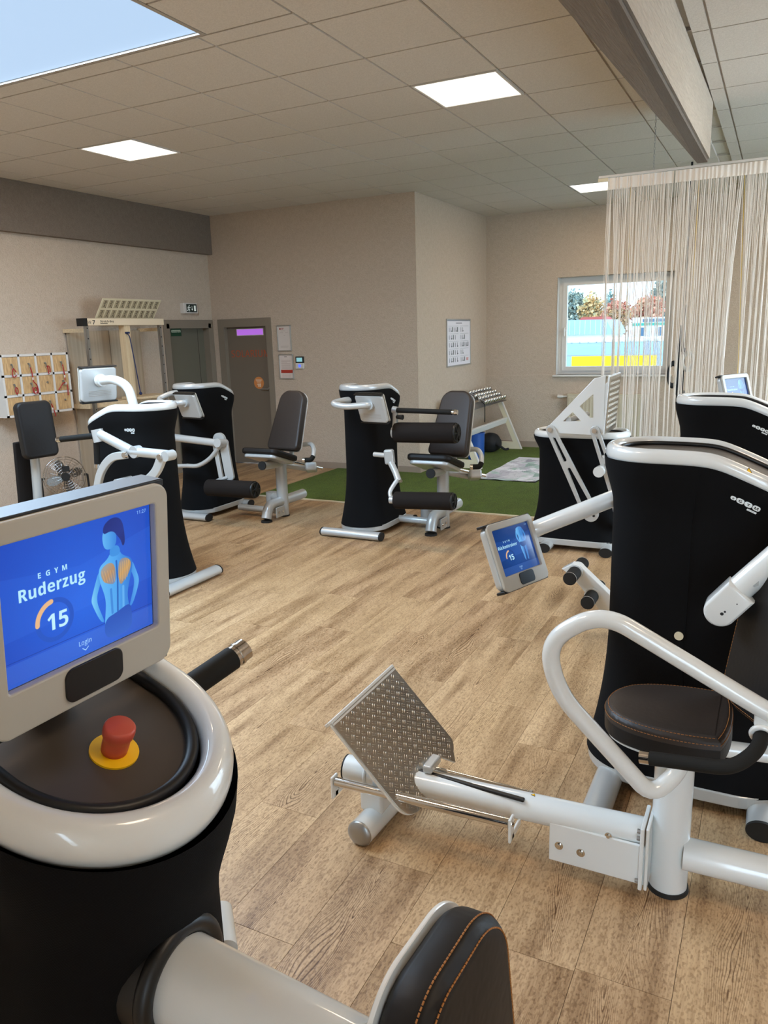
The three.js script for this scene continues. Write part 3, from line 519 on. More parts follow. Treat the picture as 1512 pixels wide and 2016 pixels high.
// ---------------------------------------------------------------- back trainer (right)
{
  const t = thing('back_trainer', 'back extension machine with ribbed steel foot plate on a rail, its screen reading Rückentrainer', 'gym machine', [-0.2, 0, -2.97]);
  tower(t, -0.2, -2.97, 0, { feet: [[-0.27, -0.33, 0.5], [0.27, -0.33, 0.33]], seams: [0.085, 0.225], logo: { u: 0.168, v: 0.935, w: 0.10, h: 0.040 } });
  warning(t, [-0.062, 1.268, -2.787], 0, 0.12, 0.0135);
  // screen on its arm at the left end
  const Pm = monitor(t, [-0.842, 0.935, -2.745], 1.262, 0.39, -0.018, screenMat(screenTex('Rückentrainer', true, true), 0.95));
  part(t, 'monitor_arm', [pipe([[-0.885, 0.905, -2.775], [-0.905, 0.90, -2.80], [-0.86, 0.95, -2.93], [-0.52, 1.105, -3.01], [-0.46, 1.12, -3.03]], 0.033, [0, 0.03, 0.08, 0.05, 0], 40, 20)], M.white);
  // column, cross tube and rail
  part(t, 'column', [cyl([-0.192, 0.014, -2.285], [-0.192, 0.50, -2.285], 0.058, 0.058, 36)], M.white);
  part(t, 'column_foot', cyl([-0.192, 0, -2.285], [-0.192, 0.014, -2.285], 0.064, 0.062, 36), M.rubber);
  part(t, 'cross_tube', pipe([[-0.15, 0.145, -2.27], [0.55, 0.135, -2.30], [0.62, 0.12, -2.5], [0.62, 0.09, -2.9], [0.2, 0.06, -2.97]], 0.050, 0.12, 40, 24), M.white);
  const rail = part(t, 'rail', [cyl([-1.30, 0.205, -2.185], [-0.262, 0.205, -2.24], 0.046, 0.046, 32)], M.white);
  part(rail, 'slot', (() => { const g = rbox(0, 0, 0, 0.62, 0.012, 0.017, 0.005); g.rotateY(-0.053 + 0.0); g.translate(-0.945, 0.2475, -2.204); return g; })(), M.black);
  part(rail, 'rail_cap', cyl([-1.306, 0.205, -2.1847], [-1.301, 0.205, -2.185], 0.0465, 0.0465, 32), M.rubber);
  warning(t, [-0.615, 0.2517, -2.222], 1.9, 1.5, 0.009);
  part(t, 'mounting_plate', [rbox(-0.40, 0.126, -2.186, 0.30, 0.136, 0.012, 0.004), box(-0.545, -0.262, 0.158, 0.172, -2.19, -2.235)], M.white);
  part(t, 'flange', [rbox(-0.262, 0.155, -2.235, 0.012, 0.215, 0.14, 0.004), rbox(-0.247, 0.155, -2.235, 0.010, 0.215, 0.13, 0.004)], M.white);
  for (const [x, y, z] of [[-0.517, 0.12, -2.181], [-0.447, 0.115, -2.181]]) part(t, 'bolt', [cyl([x, y, z], [x, y, z + 0.004], 0.0135, 0.0135, 20), cyl([x, y, z + 0.004], [x, y, z + 0.010], 0.0085, 0.0078, 6)], M.chrome);
  part(t, 'bolt', [cyl([-0.365, 0.197, -2.189], [-0.365, 0.197, -2.184], 0.0105, 0.0105, 20), cyl([-0.365, 0.197, -2.184], [-0.365, 0.197, -2.179], 0.006, 0.006, 6)], M.chrome);
  for (const [y, z] of [[0.245, -2.178], [0.222, -2.176], [0.072, -2.178]]) part(t, 'bolt', [cyl([-0.278, y, z], [-0.262, y, z], 0.007, 0.007, 6)], M.zinc);
  // foot bar under the far end of the rail
  const fb = part(t, 'foot_bar', cyl([-1.185, 0.048, -2.055], [-1.165, 0.048, -2.42], 0.047, 0.047, 32), M.white);
  part(fb, 'end_cap', [(() => { const g = new THREE.SphereGeometry(0.0475, 28, 12, 0, Math.PI * 2, 0, Math.PI / 2); g.scale(1, 0.42, 1); g.rotateX(Math.PI / 2); g.translate(-1.1855, 0.048, -2.056); return g; })()], M.zinc);
  part(t, 'foot_block', [rbox(-1.185, 0.125, -2.19, 0.09, 0.10, 0.10, 0.012), (() => { const g = new THREE.TorusGeometry(0.048, 0.006, 10, 32); g.rotateY(Math.PI / 2); g.translate(-1.21, 0.205, -2.19); return g; })()], M.white);
  // ribbed foot plate
  const fp = [-1.106, 0.344, -2.222], fy = 1.189, ft = 0.695, fr = 0.282, F = (g) => posed(g, fp, fy, ft, fr);
  const W = 0.18, Hh = 0.20, so = (k) => { const s = new THREE.Shape(); s.moveTo(-W - k, Hh + k * 0.2); s.lineTo(W + k * 0.2, Hh + k * 0.2); s.lineTo(W + k * 0.2, -Hh + 0.075); s.quadraticCurveTo(W + k * 0.2, -Hh + 0.045, W - 0.03, -Hh + 0.028); s.lineTo(0.125, -Hh - 0.004); s.lineTo(0.092, -Hh + 0.045); s.lineTo(0.012, -Hh + 0.072); s.lineTo(-0.028, -Hh + 0.020); s.lineTo(-0.045, -Hh - 0.004); s.lineTo(-0.12, -Hh - 0.016); s.quadraticCurveTo(-W - k, -Hh - 0.010, -W - k, -Hh + 0.06); s.closePath(); return s; };
  const plate = part(t, 'foot_plate', F((() => { const g = extrude(so(0), 0.004, 0.0008, 1); g.translate(0, 0, 0.005); return g; })()), M.plate, 'ribbed steel foot plate');
  part(plate, 'backing_plate', F((() => { const g = extrude(so(0.006), 0.007, 0.001, 1); g.translate(0, 0, -0.001); return g; })()), M.white);
  part(plate, 'top_flange', [F(rbox(0, Hh + 0.004, -0.012, 2 * W + 0.016, 0.012, 0.030, 0.003)), F((() => { const g = box(-W, W, Hh - 0.011, Hh - 0.004, 0.004, 0.0085); return g; })())], M.white);
  const bump = new THREE.SphereGeometry(1, 8, 5), bumps = []; bump.scale(0.0021, 0.0086, 0.0026);
  const shp = so(-0.006).getPoints(20), inside = (x, y) => { let c = false; for (let i = 0, j = shp.length - 1; i < shp.length; j = i++) { const a = shp[i], b = shp[j]; if ((a.y > y) !== (b.y > y) && x < (b.x - a.x) * (y - a.y) / (b.y - a.y) + a.x) c = !c; } return c; };
  const pit = 0.0208; for (let i = -18; i <= 18; i++) for (let j = -18; j <= 18; j++) { const x = (i - j) * pit * 0.7071, y = (i + j) * pit * 0.7071, r = (i + j) & 1 ? Math.PI / 4 : -Math.PI / 4; for (const s of [-1, 1]) { const X = x + Math.cos(r) * s * 0.0040, Y = y + Math.sin(r) * s * 0.0040; if (!inside(X + 0.006, Y) || !inside(X - 0.006, Y) || Y > Hh - 0.018) continue; const g = bump.clone(); g.rotateZ(r); g.translate(X, Y, 0.0072); bumps.push(F(g)); } }
  part(plate, 'tread_rib', bumps, M.plate).userData.kind = 'stuff';
  part(t, 'plate_bracket', [cyl([-1.135, 0.225, -2.10], [-1.135, 0.225, -2.30], 0.018, 0.018, 16), (() => { const g = rbox(0, 0, 0, 0.02, 0.19, 0.14, 0.006); g.rotateZ(0.75); g.translate(-1.175, 0.295, -2.20); return g; })(), rbox(-0.985, 0.268, -2.235, 0.035, 0.03, 0.09, 0.008)], M.silver);
  // guide rods and their brackets
  part(t, 'guide_rod', cyl([-1.285, 0.213, -2.075], [-0.66, 0.213, -2.098], 0.0165, 0.0165, 24), M.chrome);
  part(t, 'guide_rod', cyl([-1.20, 0.218, -2.285], [-0.655, 0.190, -2.312], 0.0125, 0.0125, 20), M.chrome);
  for (const [x, z] of [[-1.292, -2.0745], [-0.652, -2.098]]) { const b = part(t, 'rod_bracket', [rbox(x, 0.195, z, 0.009, 0.085, 0.04, 0.004), rbox(x, 0.165, z - 0.045, 0.009, 0.025, 0.10, 0.004)], M.white); part(b, 'bolt', cyl([x + 0.0046, 0.213, z], [x + 0.010, 0.213, z], 0.008, 0.0075, 12), M.chrome); }
  part(t, 'rod_bracket', [cyl([-0.655, 0.190, -2.312], [-0.645, 0.1895, -2.3125], 0.016, 0.016, 16), rbox(-0.65, 0.19, -2.28, 0.008, 0.02, 0.07, 0.003)], M.zinc);
  // entry loop handle
  part(t, 'loop_handle', pipe([[0.30, 0.565, -2.14], [0.20, 0.66, -2.135], [0.03, 0.745, -2.12], [-0.395, 0.968, -2.10], [-0.545, 0.86, -2.08], [-0.51, 0.70, -2.09], [-0.24, 0.385, -2.16], [-0.175, 0.45, -2.22], [-0.165, 0.52, -2.26]], 0.026, [0, 0.1, 0.1, 0.12, 0.10, 0.08, 0.06, 0.04, 0], 120, 24), M.white);
  // seat
  const ss = new THREE.Shape(); ss.moveTo(0.16, -0.165); ss.bezierCurveTo(0.06, -0.19, -0.10, -0.175, -0.16, -0.10); ss.bezierCurveTo(-0.205, -0.04, -0.205, 0.05, -0.15, 0.11); ss.bezierCurveTo(-0.10, 0.17, 0.05, 0.185, 0.16, 0.165); ss.bezierCurveTo(0.19, 0.08, 0.19, -0.08, 0.16, -0.165); ss.closePath();
  const seatP = (g) => { g.rotateX(-Math.PI / 2); g.rotateZ(0.03); g.translate(-0.225, 0.545, -2.36); return g; };
  const st = part(t, 'seat', seatP(smooth(extrude(ss, 0.085, 0.022, 6, 32), 0.9)), M.leather);
  part(st, 'side_band', seatP((() => { const s2 = extrude(ss, 0.050, 0.004, 2, 32); s2.scale(1.004, 1.004, 1); s2.translate(0, 0, -0.016); return s2; })()), M.leatherSide);
  part(st, 'stitching', [seatP(stitches(ss, ...seamAt(0.0425, 0.022, 0.05))), seatP(stitches(ss, ...seamAt(0.0425, 0.022, 1.0)))], M.thread);
  part(st, 'seat_pan', seatP((() => { const g = extrude(ss, 0.008, 0.002, 1, 24); g.scale(0.97, 0.97, 1); g.translate(0, 0, -0.047); return g; })()), M.white);
  // back rest with two-tone upholstery
  const bs = rrShape(0.36, 0.52, [0.10, 0.15], 0.9), bp = [0.075, 0.82, -2.43], by = -0.95, bt = 0.14;
  pad(t, 'backrest', bs, 0.10, bp, by, bt, 0, { mat: M.leatherSide, plate: false, stitch: [seamAt(0.05, 0.02, 0.3), seamAt(0.05, 0.02, 1.3)] });
  part(t, 'backrest_post', [cyl([0.10, 0.45, -2.40], [0.14, 0.80, -2.40], 0.03, 0.03, 20), cyl([-0.16, 0.47, -2.36], [0.12, 0.47, -2.40], 0.026, 0.026, 20)], M.white);
  // side grip
  part(t, 'side_grip', pipe([[-0.236, 0.583, -2.03], [-0.03, 0.612, -2.01], [0.03, 0.655, -2.06], [0.035, 0.68, -2.13]], 0.0195, [0, 0.08, 0.06, 0], 40, 24), M.grip);
  part(t, 'grip_cap', cyl([-0.262, 0.5795, -2.0325], [-0.236, 0.583, -2.03], 0.0185, 0.0185, 24), M.chrome);
  part(t, 'grip_holder', [(() => { const g = new THREE.TorusGeometry(0.025, 0.008, 12, 28); g.rotateX(0.3); g.translate(0.035, 0.675, -2.11); return g; })(), rbox(0.035, 0.715, -2.13, 0.045, 0.05, 0.05, 0.012)], M.white);
  // back lever with its rounded end box
  const A = [0.20, 1.255, -2.50], B = [-0.068, 0.935, -2.50];
  part(t, 'lever', cyl(A, B, 0.040, 0.040, 28), M.white);
  const lb = part(t, 'lever_box', (() => { const s = new THREE.Shape(); s.moveTo(-0.048, 0.06); s.lineTo(0.048, 0.06); s.lineTo(0.048, -0.03); s.absarc(0, -0.03, 0.048, 0, -Math.PI, true); s.closePath(); const g = smooth(extrude(s, 0.075, 0.010, 4, 20)); g.rotateZ(-0.67); g.translate(-0.085, 0.905, -2.49); return g; })(), M.white);
  part(lb, 'hole', cyl([-0.098, 0.878, -2.453], [-0.098, 0.878, -2.4518], 0.0052, 0.0052, 14), M.black);
  part(lb, 'hole', cyl([-0.090, 0.886, -2.453], [-0.090, 0.886, -2.4518], 0.0033, 0.0033, 12), M.black); part(lb, 'hole', cyl([-0.058, 0.915, -2.453], [-0.058, 0.915, -2.4518], 0.002, 0.002, 10), M.black);
  part(lb, 'lock_screw', cyl([-0.015, 0.985, -2.468], [-0.015, 0.985, -2.462], 0.013, 0.013, 6), M.zinc);
  part(t, 'cover_badge', cyl([-0.25, 0.645, -2.815], [-0.25, 0.645, -2.811], 0.016, 0.016, 24), M.cream);
}

// ---------------------------------------------------------------- leg machines at the far side
// seat with column, rail and backrest; written for the curl machine and moved by (dx, dz) for the other
function legSeat(t, dx, dz) {
  const S = (p) => [p[0] + dx, p[1], p[2] + dz], mv = (g) => { g.translate(dx, 0, dz); return g; };
  part(t, 'column', cyl(S([-2.635, 0.012, -6.34]), S([-2.635, 0.58, -6.34]), 0.056, 0.056, 28), M.silver);
  part(t, 'column_foot', cyl(S([-2.635, 0, -6.34]), S([-2.635, 0.012, -6.34]), 0.062, 0.06, 28), M.rubber);
  const rail = part(t, 'rail', [pipe([[-2.64, 0.15, -6.72], [-2.64, 0.15, -6.10], [-2.635, 0.03, -6.045]].map(S), 0.05, [0, 0.08, 0], 32, 20)], M.silver);
  part(rail, 'rail_foot', cyl(S([-2.634, 0, -6.045]), S([-2.634, 0.016, -6.045]), 0.056, 0.054, 24), M.rubber);
  part(t, 'cross_tube', cyl(S([-3.10, 0.075, -6.24]), S([-2.64, 0.075, -6.22]), 0.032, 0.032, 20), M.silver);
  part(t, 'clamp_plate', [mv(rbox(-2.575, 0.075, -6.20, 0.012, 0.10, 0.14, 0.004))], M.silver);
  for (const z of [-6.16, -6.225]) part(t, 'bolt', cyl(S([-2.569, 0.075, z]), S([-2.559, 0.075, z]), 0.012, 0.011, 10), M.chrome);
  part(t, 'tube_stub', [cyl(S([-2.86, 0.014, -6.47]), S([-2.86, 0.2, -6.47]), 0.058, 0.058, 24)], M.silver);
  part(t, 'stub_foot', cyl(S([-2.86, 0, -6.47]), S([-2.86, 0.014, -6.47]), 0.064, 0.062, 24), M.rubber);
  part(t, 'stub_arm', cyl(S([-2.86, 0.16, -6.47]), S([-2.66, 0.15, -6.40]), 0.045, 0.045, 20), M.silver);
  // cushion, raised at the front
  const sp = S([-2.615, 0.650, -6.14]), sh = rrShape(0.41, 0.41, [0.06, 0.05], 1.0), P = pad(t, 'seat', sh, 0.055, sp, 0, 1.90, 0, { mat: M.leatherSide, plate: false });
  part(t, 'seat_pan', P((() => { const g = extrude(rrShape(0.36, 0.37, 0.05), 0.035, 0.012, 3); g.translate(0, 0, -0.045); return g; })()), M.silver);
  part(t, 'seat_tube', cyl(S([-2.60, 0.565, -5.99]), S([-2.63, 0.53, -6.32]), 0.040, 0.040, 24), M.silver);
  part(t, 'tube_end', cyl(S([-2.5995, 0.5665, -5.976]), S([-2.60, 0.565, -5.99]), 0.042, 0.042, 24), M.rubber);
  pad(t, 'backrest', rrShape(0.40, 0.60, [0.055, 0.10], 0.74), 0.075, S([-2.565, 0.943, -6.43]), -0.14, 0.385, 0, { mat: M.leather, stitch: [[0.012, 0.0335]], dash: 0.012, gap: 0.006, thread: 0.0012 });
  part(t, 'backrest_post', [cyl(S([-2.55, 0.55, -6.42]), S([-2.56, 0.78, -6.43]), 0.022, 0.022, 16), cyl(S([-2.63, 0.52, -6.36]), S([-2.50, 0.44, -6.62]), 0.035, 0.035, 18)], M.silver);
  part(t, 'adjuster_rail', [cyl(S([-2.49, 0.545, -6.36]), S([-2.33, 0.45, -6.62]), 0.014, 0.014, 14)], M.chrome);
  part(t, 'adjuster', [(() => { const g = new RoundedBoxGeometry(0.11, 0.085, 0.17, 3, 0.02); g.rotateX(-0.35); g.rotateY(0.5); g.translate(-2.40, 0.47, -6.53); return mv(g); })()], M.silver);
  // bent side handle with dark grip
  part(t, 'handle', pipe([[-2.46, 0.70, -6.50], [-2.36, 0.715, -6.50], [-2.30, 0.66, -6.44], [-2.29, 0.60, -6.40]].map(S), 0.022, [0, 0.05, 0.05, 0], 28, 16), M.silver);
  part(t, 'handle_grip', pipe([[-2.29, 0.605, -6.40], [-2.295, 0.575, -6.37], [-2.36, 0.575, -6.34]].map(S), 0.0235, [0, 0.02, 0], 20, 16), M.grip);
  part(t, 'handle_collar', [cyl(S([-2.352, 0.575, -6.344]), S([-2.372, 0.575, -6.334]), 0.0245, 0.0245, 16)], M.chrome);
}
function roller(t, a, b, r) {                      // foam roller with a dark spoked end
  const A = V(...a), B = V(...b), d = B.clone().sub(A).normalize(), q = (k, end) => (end ? B : A).clone().addScaledVector(d, k).toArray();
  const m = part(t, 'roller', cyl(a, b, r, r, 36), M.foam);
  const hub = part(m, 'roller_hub', cyl(q(0, 1), q(0.012, 1), r * 0.94, r * 0.90, 28), M.black);
  const Q = new THREE.Quaternion().setFromUnitVectors(V(0, 0, 1), d), sp = [];
  for (let i = 0; i < 6; i++) { const g = new THREE.BoxGeometry(r * 0.62, r * 0.16, 0.012); g.translate(r * 0.52, 0, 0); g.rotateZ(i * Math.PI / 3); g.applyQuaternion(Q); const c = q(0.014, 1); g.translate(...c); sp.push(g); }
  const tor = new THREE.TorusGeometry(r * 0.86, r * 0.07, 8, 32); tor.applyQuaternion(Q); tor.translate(...q(0.012, 1)); sp.push(tor, cyl(q(0.005, 1), q(0.024, 1), r * 0.26, r * 0.22, 18));
  part(m, 'roller_spokes', sp, M.rubber);
  part(m, 'roller_washer', cyl(q(-0.014, 0), q(0, 0), r * 0.42, r * 0.5, 24), M.silver);
}
{
  const t = thing('leg_curl_machine', 'leg curl machine with two foam rollers and brown backrest standing alone in the middle', 'gym machine', [-3.25, 0, -6.15]);
  tower(t, -3.25, -6.15, Math.PI / 2, { feet: [-0.44, 0.26], foot: 0.60, rim: M.silver, logo: { u: 0.145, v: 0.93, w: 0.10, h: 0.040 } });
  legSeat(t, 0, 0);
  monitor(t, [-3.00, 1.165, -5.72], 2.97, 0.35, 0, screenMat(screenTex('Beinbeuger', true, true), 0.8), { vents: true });
  part(t, 'monitor_arm', [pipe([[-3.27, 1.20, -5.84], [-3.285, 1.205, -5.74], [-3.335, 1.19, -5.60], [-3.20, 1.165, -5.58], [-3.02, 1.175, -5.645], [-3.005, 1.175, -5.675]], 0.027, [0, 0.05, 0.08, 0.08, 0.04, 0], 48, 18), cyl([-3.008, 1.175, -5.662], [-3.003, 1.173, -5.682], 0.042, 0.042, 22)], M.silver);
  roller(t, [-2.868, 0.925, -5.88], [-2.325, 0.935, -5.88], 0.086);
  roller(t, [-2.760, 0.395, -5.62], [-2.255, 0.420, -5.62], 0.072);
  part(t, 'top_bar', cyl([-2.845, 1.115, -5.86], [-2.35, 1.108, -5.86], 0.0215, 0.0215, 20), M.grip);
  part(t, 'bar_cap', [cyl([-2.35, 1.108, -5.86], [-2.33, 1.1077, -5.86], 0.018, 0.018, 18), cyl([-2.325, 1.1076, -5.86], [-2.30, 1.107, -5.86], 0.024, 0.020, 18)], M.chrome);
  part(t, 'lever_arm', [pipe([[-2.862, 1.13, -5.86], [-2.868, 1.03, -5.87], [-2.885, 0.93, -5.88]], 0.024, 0.03, 16, 14), cyl([-2.90, 0.925, -5.88], [-2.868, 0.925, -5.88], 0.05, 0.05, 24), cyl([-2.885, 1.12, -5.86], [-2.845, 1.115, -5.86], 0.03, 0.03, 20)], M.silver);
  part(t, 'lever_knob', cyl([-2.85, 1.06, -5.86], [-2.79, 1.058, -5.85], 0.016, 0.022, 14), M.rubber);
  part(t, 'swing_arm', [(() => { const g = rbox(0, 0, 0, 0.085, 0.13, 0.06, 0.02); g.rotateZ(0.1); g.translate(-2.90, 0.725, -5.80); return g; })(), cyl([-3.06, 0.735, -5.83], [-2.90, 0.735, -5.80], 0.022, 0.022, 16), pipe([[-2.885, 0.68, -5.79], [-2.83, 0.60, -5.77], [-2.79, 0.53, -5.74]], 0.028, 0.05, 16, 14)], M.silver);
  part(t, 'curved_link', [pipe([[-2.79, 0.55, -5.72], [-2.815, 0.50, -5.68], [-2.835, 0.45, -5.65], [-2.80, 0.395, -5.62]], 0.018, [0, 0.05, 0.05, 0], 24, 14), cyl([-2.815, 0.395, -5.62], [-2.775, 0.395, -5.62], 0.032, 0.032, 20)], M.silver);
  part(t, 'pivot_screw', cyl([-2.775, 0.535, -5.735], [-2.757, 0.535, -5.73], 0.014, 0.012, 14), M.chrome);
}
{
  const t = thing('leg_extension_machine', 'leg extension machine with one low foam roller and tall dark backrest near the solarium door', 'gym machine', [-5.18, 0, -6.2]);
  tower(t, -5.18, -6.2, Math.PI / 2, { feet: [-0.43, 0.26], foot: 0.60, rim: M.silver, logo: { u: 0.145, v: 0.93, w: 0.10, h: 0.040 } });
  legSeat(t, -1.69, 0.10);
  monitor(t, [-5.015, 1.155, -5.78], 2.97, 0.35, 0, screenMat(screenTex('Beinstrecker', true, true), 0.8));
  part(t, 'monitor_arm', [pipe([[-5.20, 1.25, -5.90], [-5.24, 1.245, -5.78], [-5.30, 1.20, -5.66], [-5.20, 1.16, -5.64], [-5.04, 1.165, -5.70], [-5.02, 1.165, -5.735]], 0.027, [0, 0.05, 0.08, 0.08, 0.04, 0], 48, 18), cyl([-5.024, 1.165, -5.722], [-5.018, 1.163, -5.742], 0.042, 0.042, 22)], M.silver);
  roller(t, [-4.83, 0.350, -5.74], [-4.29, 0.362, -5.74], 0.081);
  part(t, 'lever_arm', [cyl([-5.25, 0.835, -5.70], [-4.655, 0.785, -5.74], 0.036, 0.036, 24), cyl([-4.655, 0.795, -5.70], [-4.655, 0.775, -5.82], 0.042, 0.042, 24), cyl([-5.27, 0.86, -5.68], [-5.27, 0.80, -5.74], 0.045, 0.045, 20)], M.silver);
  part(t, 'curved_link', [pipe([[-5.06, 0.555, -5.72], [-4.93, 0.555, -5.72], [-4.78, 0.63, -5.73], [-4.66, 0.76, -5.74]], 0.021, [0, 0.10, 0.14, 0], 36, 14), cyl([-5.20, 0.545, -5.72], [-5.05, 0.555, -5.72], 0.020, 0.020, 16)], M.silver);
  part(t, 'swing_arm', [(() => { const s = rrShape(0.085, 0.40, 0.035); const g = extrude(s, 0.045, 0.008); g.rotateY(0.35); g.rotateZ(0.14); g.translate(-4.635, 0.62, -5.80); return g; })(), (() => { const g = extrude(rrShape(0.04, 0.40, 0.015), 0.05, 0.008); g.rotateY(0.35); g.rotateZ(0.14); g.translate(-4.715, 0.61, -5.77); return g; })(), pipe([[-4.62, 0.455, -5.78], [-4.74, 0.42, -5.75], [-4.85, 0.352, -5.74]], 0.018, 0.05, 16, 12)], M.silver);
  part(t, 'cover_plate', cyl([-4.74, 0.80, -5.86], [-4.74, 0.80, -5.83], 0.07, 0.07, 28), M.silver);
}
// ---------------------------------------------------------------- chest press at the left
{
  const t = thing('chest_press_machine', 'chest press machine with curved white linkage arms on its side, before the stretching frame', 'gym machine', [-4.11, 0, -4.12]);
  tower(t, -4.11, -4.12, Math.PI, { feet: [-0.41, 0.26], foot: 0.60, logo: { u: 0.672, v: 0.885, w: 0.11, h: 0.052 } });
  monitor(t, [-4.425, 1.470, -4.12], -1.80, 0.12, 0.0, screenMat(screenTex('Brustpresse', true, false), 0.8), { vents: true });
  part(t, 'monitor_arm', [pipe([[-4.375, 1.480, -4.11], [-4.22, 1.490, -4.10], [-4.10, 1.44, -4.10], [-4.06, 1.27, -4.10]], 0.032, [0, 0.06, 0.10, 0], 40, 20), cyl([-4.385, 1.478, -4.11], [-4.355, 1.482, -4.108], 0.046, 0.046, 24)], M.white);
  const z = -3.80, h = part(t, 'press_arm', [cyl([-4.115, 1.14, z], [-3.81, 1.025, z], 0.033, 0.033, 24), cyl([-3.81, 1.03, z], [-3.50, 1.018, z], 0.033, 0.033, 24), cyl([-3.79, 1.03, z + 0.03], [-3.79, 1.03, z - 0.03], 0.04, 0.04, 24), cyl([-3.50, 1.018, z - 0.03], [-3.50, 1.018, z + 0.05], 0.034, 0.034, 24), cyl([-4.13, 1.17, z], [-4.115, 1.085, z], 0.040, 0.040, 24)], M.silver);
  for (const x of [-3.865, -3.56]) part(h, 'pivot_screw', cyl([x + 0.02, 1.012, z + 0.045], [x + 0.02, 1.012, z + 0.062], 0.022, 0.019, 20), M.chrome);
  const blade = (pts, w0, w1) => { const s = new THREE.Shape(), c = new THREE.CatmullRomCurve3(pts.map((p) => V(p[0], p[1], 0))), L = [], R = []; for (let i = 0; i <= 24; i++) { const k = i / 24, p = c.getPoint(k), d = c.getTangent(k), w = lerp(w0, w1, k); L.push([p.x - d.y * w, p.y + d.x * w]); R.push([p.x + d.y * w, p.y - d.x * w]); } [...L, ...R.reverse()].forEach((p, i) => i ? s.lineTo(...p) : s.moveTo(...p)); s.closePath(); const g = extrude(s, 0.03, 0.006); return g; };
  const b1 = blade([[-3.845, 1.012], [-3.98, 0.985], [-4.09, 0.89], [-4.15, 0.76], [-4.17, 0.62]], 0.026, 0.03); b1.translate(0, 0, z + 0.035); part(t, 'curved_link', b1, M.silver);
  const b2 = blade([[-3.535, 1.008], [-3.60, 0.91], [-3.71, 0.835], [-3.84, 0.80], [-3.95, 0.82]], 0.034, 0.022); b2.translate(0, 0, z + 0.035); part(t, 'curved_link', b2, M.silver);
  part(t, 'link_bearing', cyl([-3.945, 0.82, z + 0.06], [-3.945, 0.82, z - 0.08], 0.024, 0.024, 20), M.silver); part(t, 'link_bearing', [cyl([-4.17, 0.62, z + 0.03], [-4.17, 0.62, z - 0.14], 0.028, 0.028, 20)], M.silver);
  part(t, 'grip', cyl([-4.135, 1.128, z], [-4.43, 1.098, z + 0.05], 0.0205, 0.0205, 24), M.grip);
  part(t, 'grip_cap', [cyl([-4.43, 1.098, z + 0.05], [-4.455, 1.0955, z + 0.054], 0.021, 0.021, 20), (() => { const g = new THREE.SphereGeometry(0.021, 18, 12); g.translate(-4.455, 1.0955, z + 0.054); return g; })()], M.chrome);
  part(t, 'grip', cyl([-4.17, 1.08, z - 0.02], [-4.185, 0.925, z - 0.02], 0.0205, 0.0205, 24), M.grip);
  part(t, 'grip_cap', cyl([-4.185, 0.925, z - 0.02], [-4.188, 0.897, z - 0.02], 0.021, 0.021, 20), M.chrome);
  // user's side: pad on a post
  pad(t, 'backrest', rrShape(0.285, 0.44, 0.05), 0.075, [-5.13, 1.10, -4.12], 1.42, 0.10, 0, { mat: M.leatherSide, plate: false });
  part(t, 'backrest_post', [cyl([-5.235, 0.30, -4.12], [-5.175, 1.08, -4.12], 0.036, 0.036, 24)], M.silver);
  part(t, 'post_cover', [(() => { const g = new RoundedBoxGeometry(0.03, 0.78, 0.22, 3, 0.01); g.rotateZ(-0.07); g.translate(-5.30, 0.62, -4.12); return g; })()], M.foam);
  pad(t, 'seat', rrShape(0.38, 0.38, 0.06), 0.06, [-4.96, 0.46, -4.12], 1.57, 1.5, 0, { mat: M.leatherSide });
  part(t, 'seat_base', [cyl([-5.02, 0.015, -4.12], [-5.02, 0.42, -4.12], 0.055, 0.055, 24), cyl([-5.26, 0.05, -4.12], [-4.36, 0.05, -4.12], 0.045, 0.045, 20), cyl([-5.235, 0.05, -4.12], [-5.235, 0.35, -4.12], 0.045, 0.045, 20)], M.silver);
  part(t, 'column_foot', cyl([-5.02, 0, -4.12], [-5.02, 0.015, -4.12], 0.062, 0.06, 24), M.rubber);
}
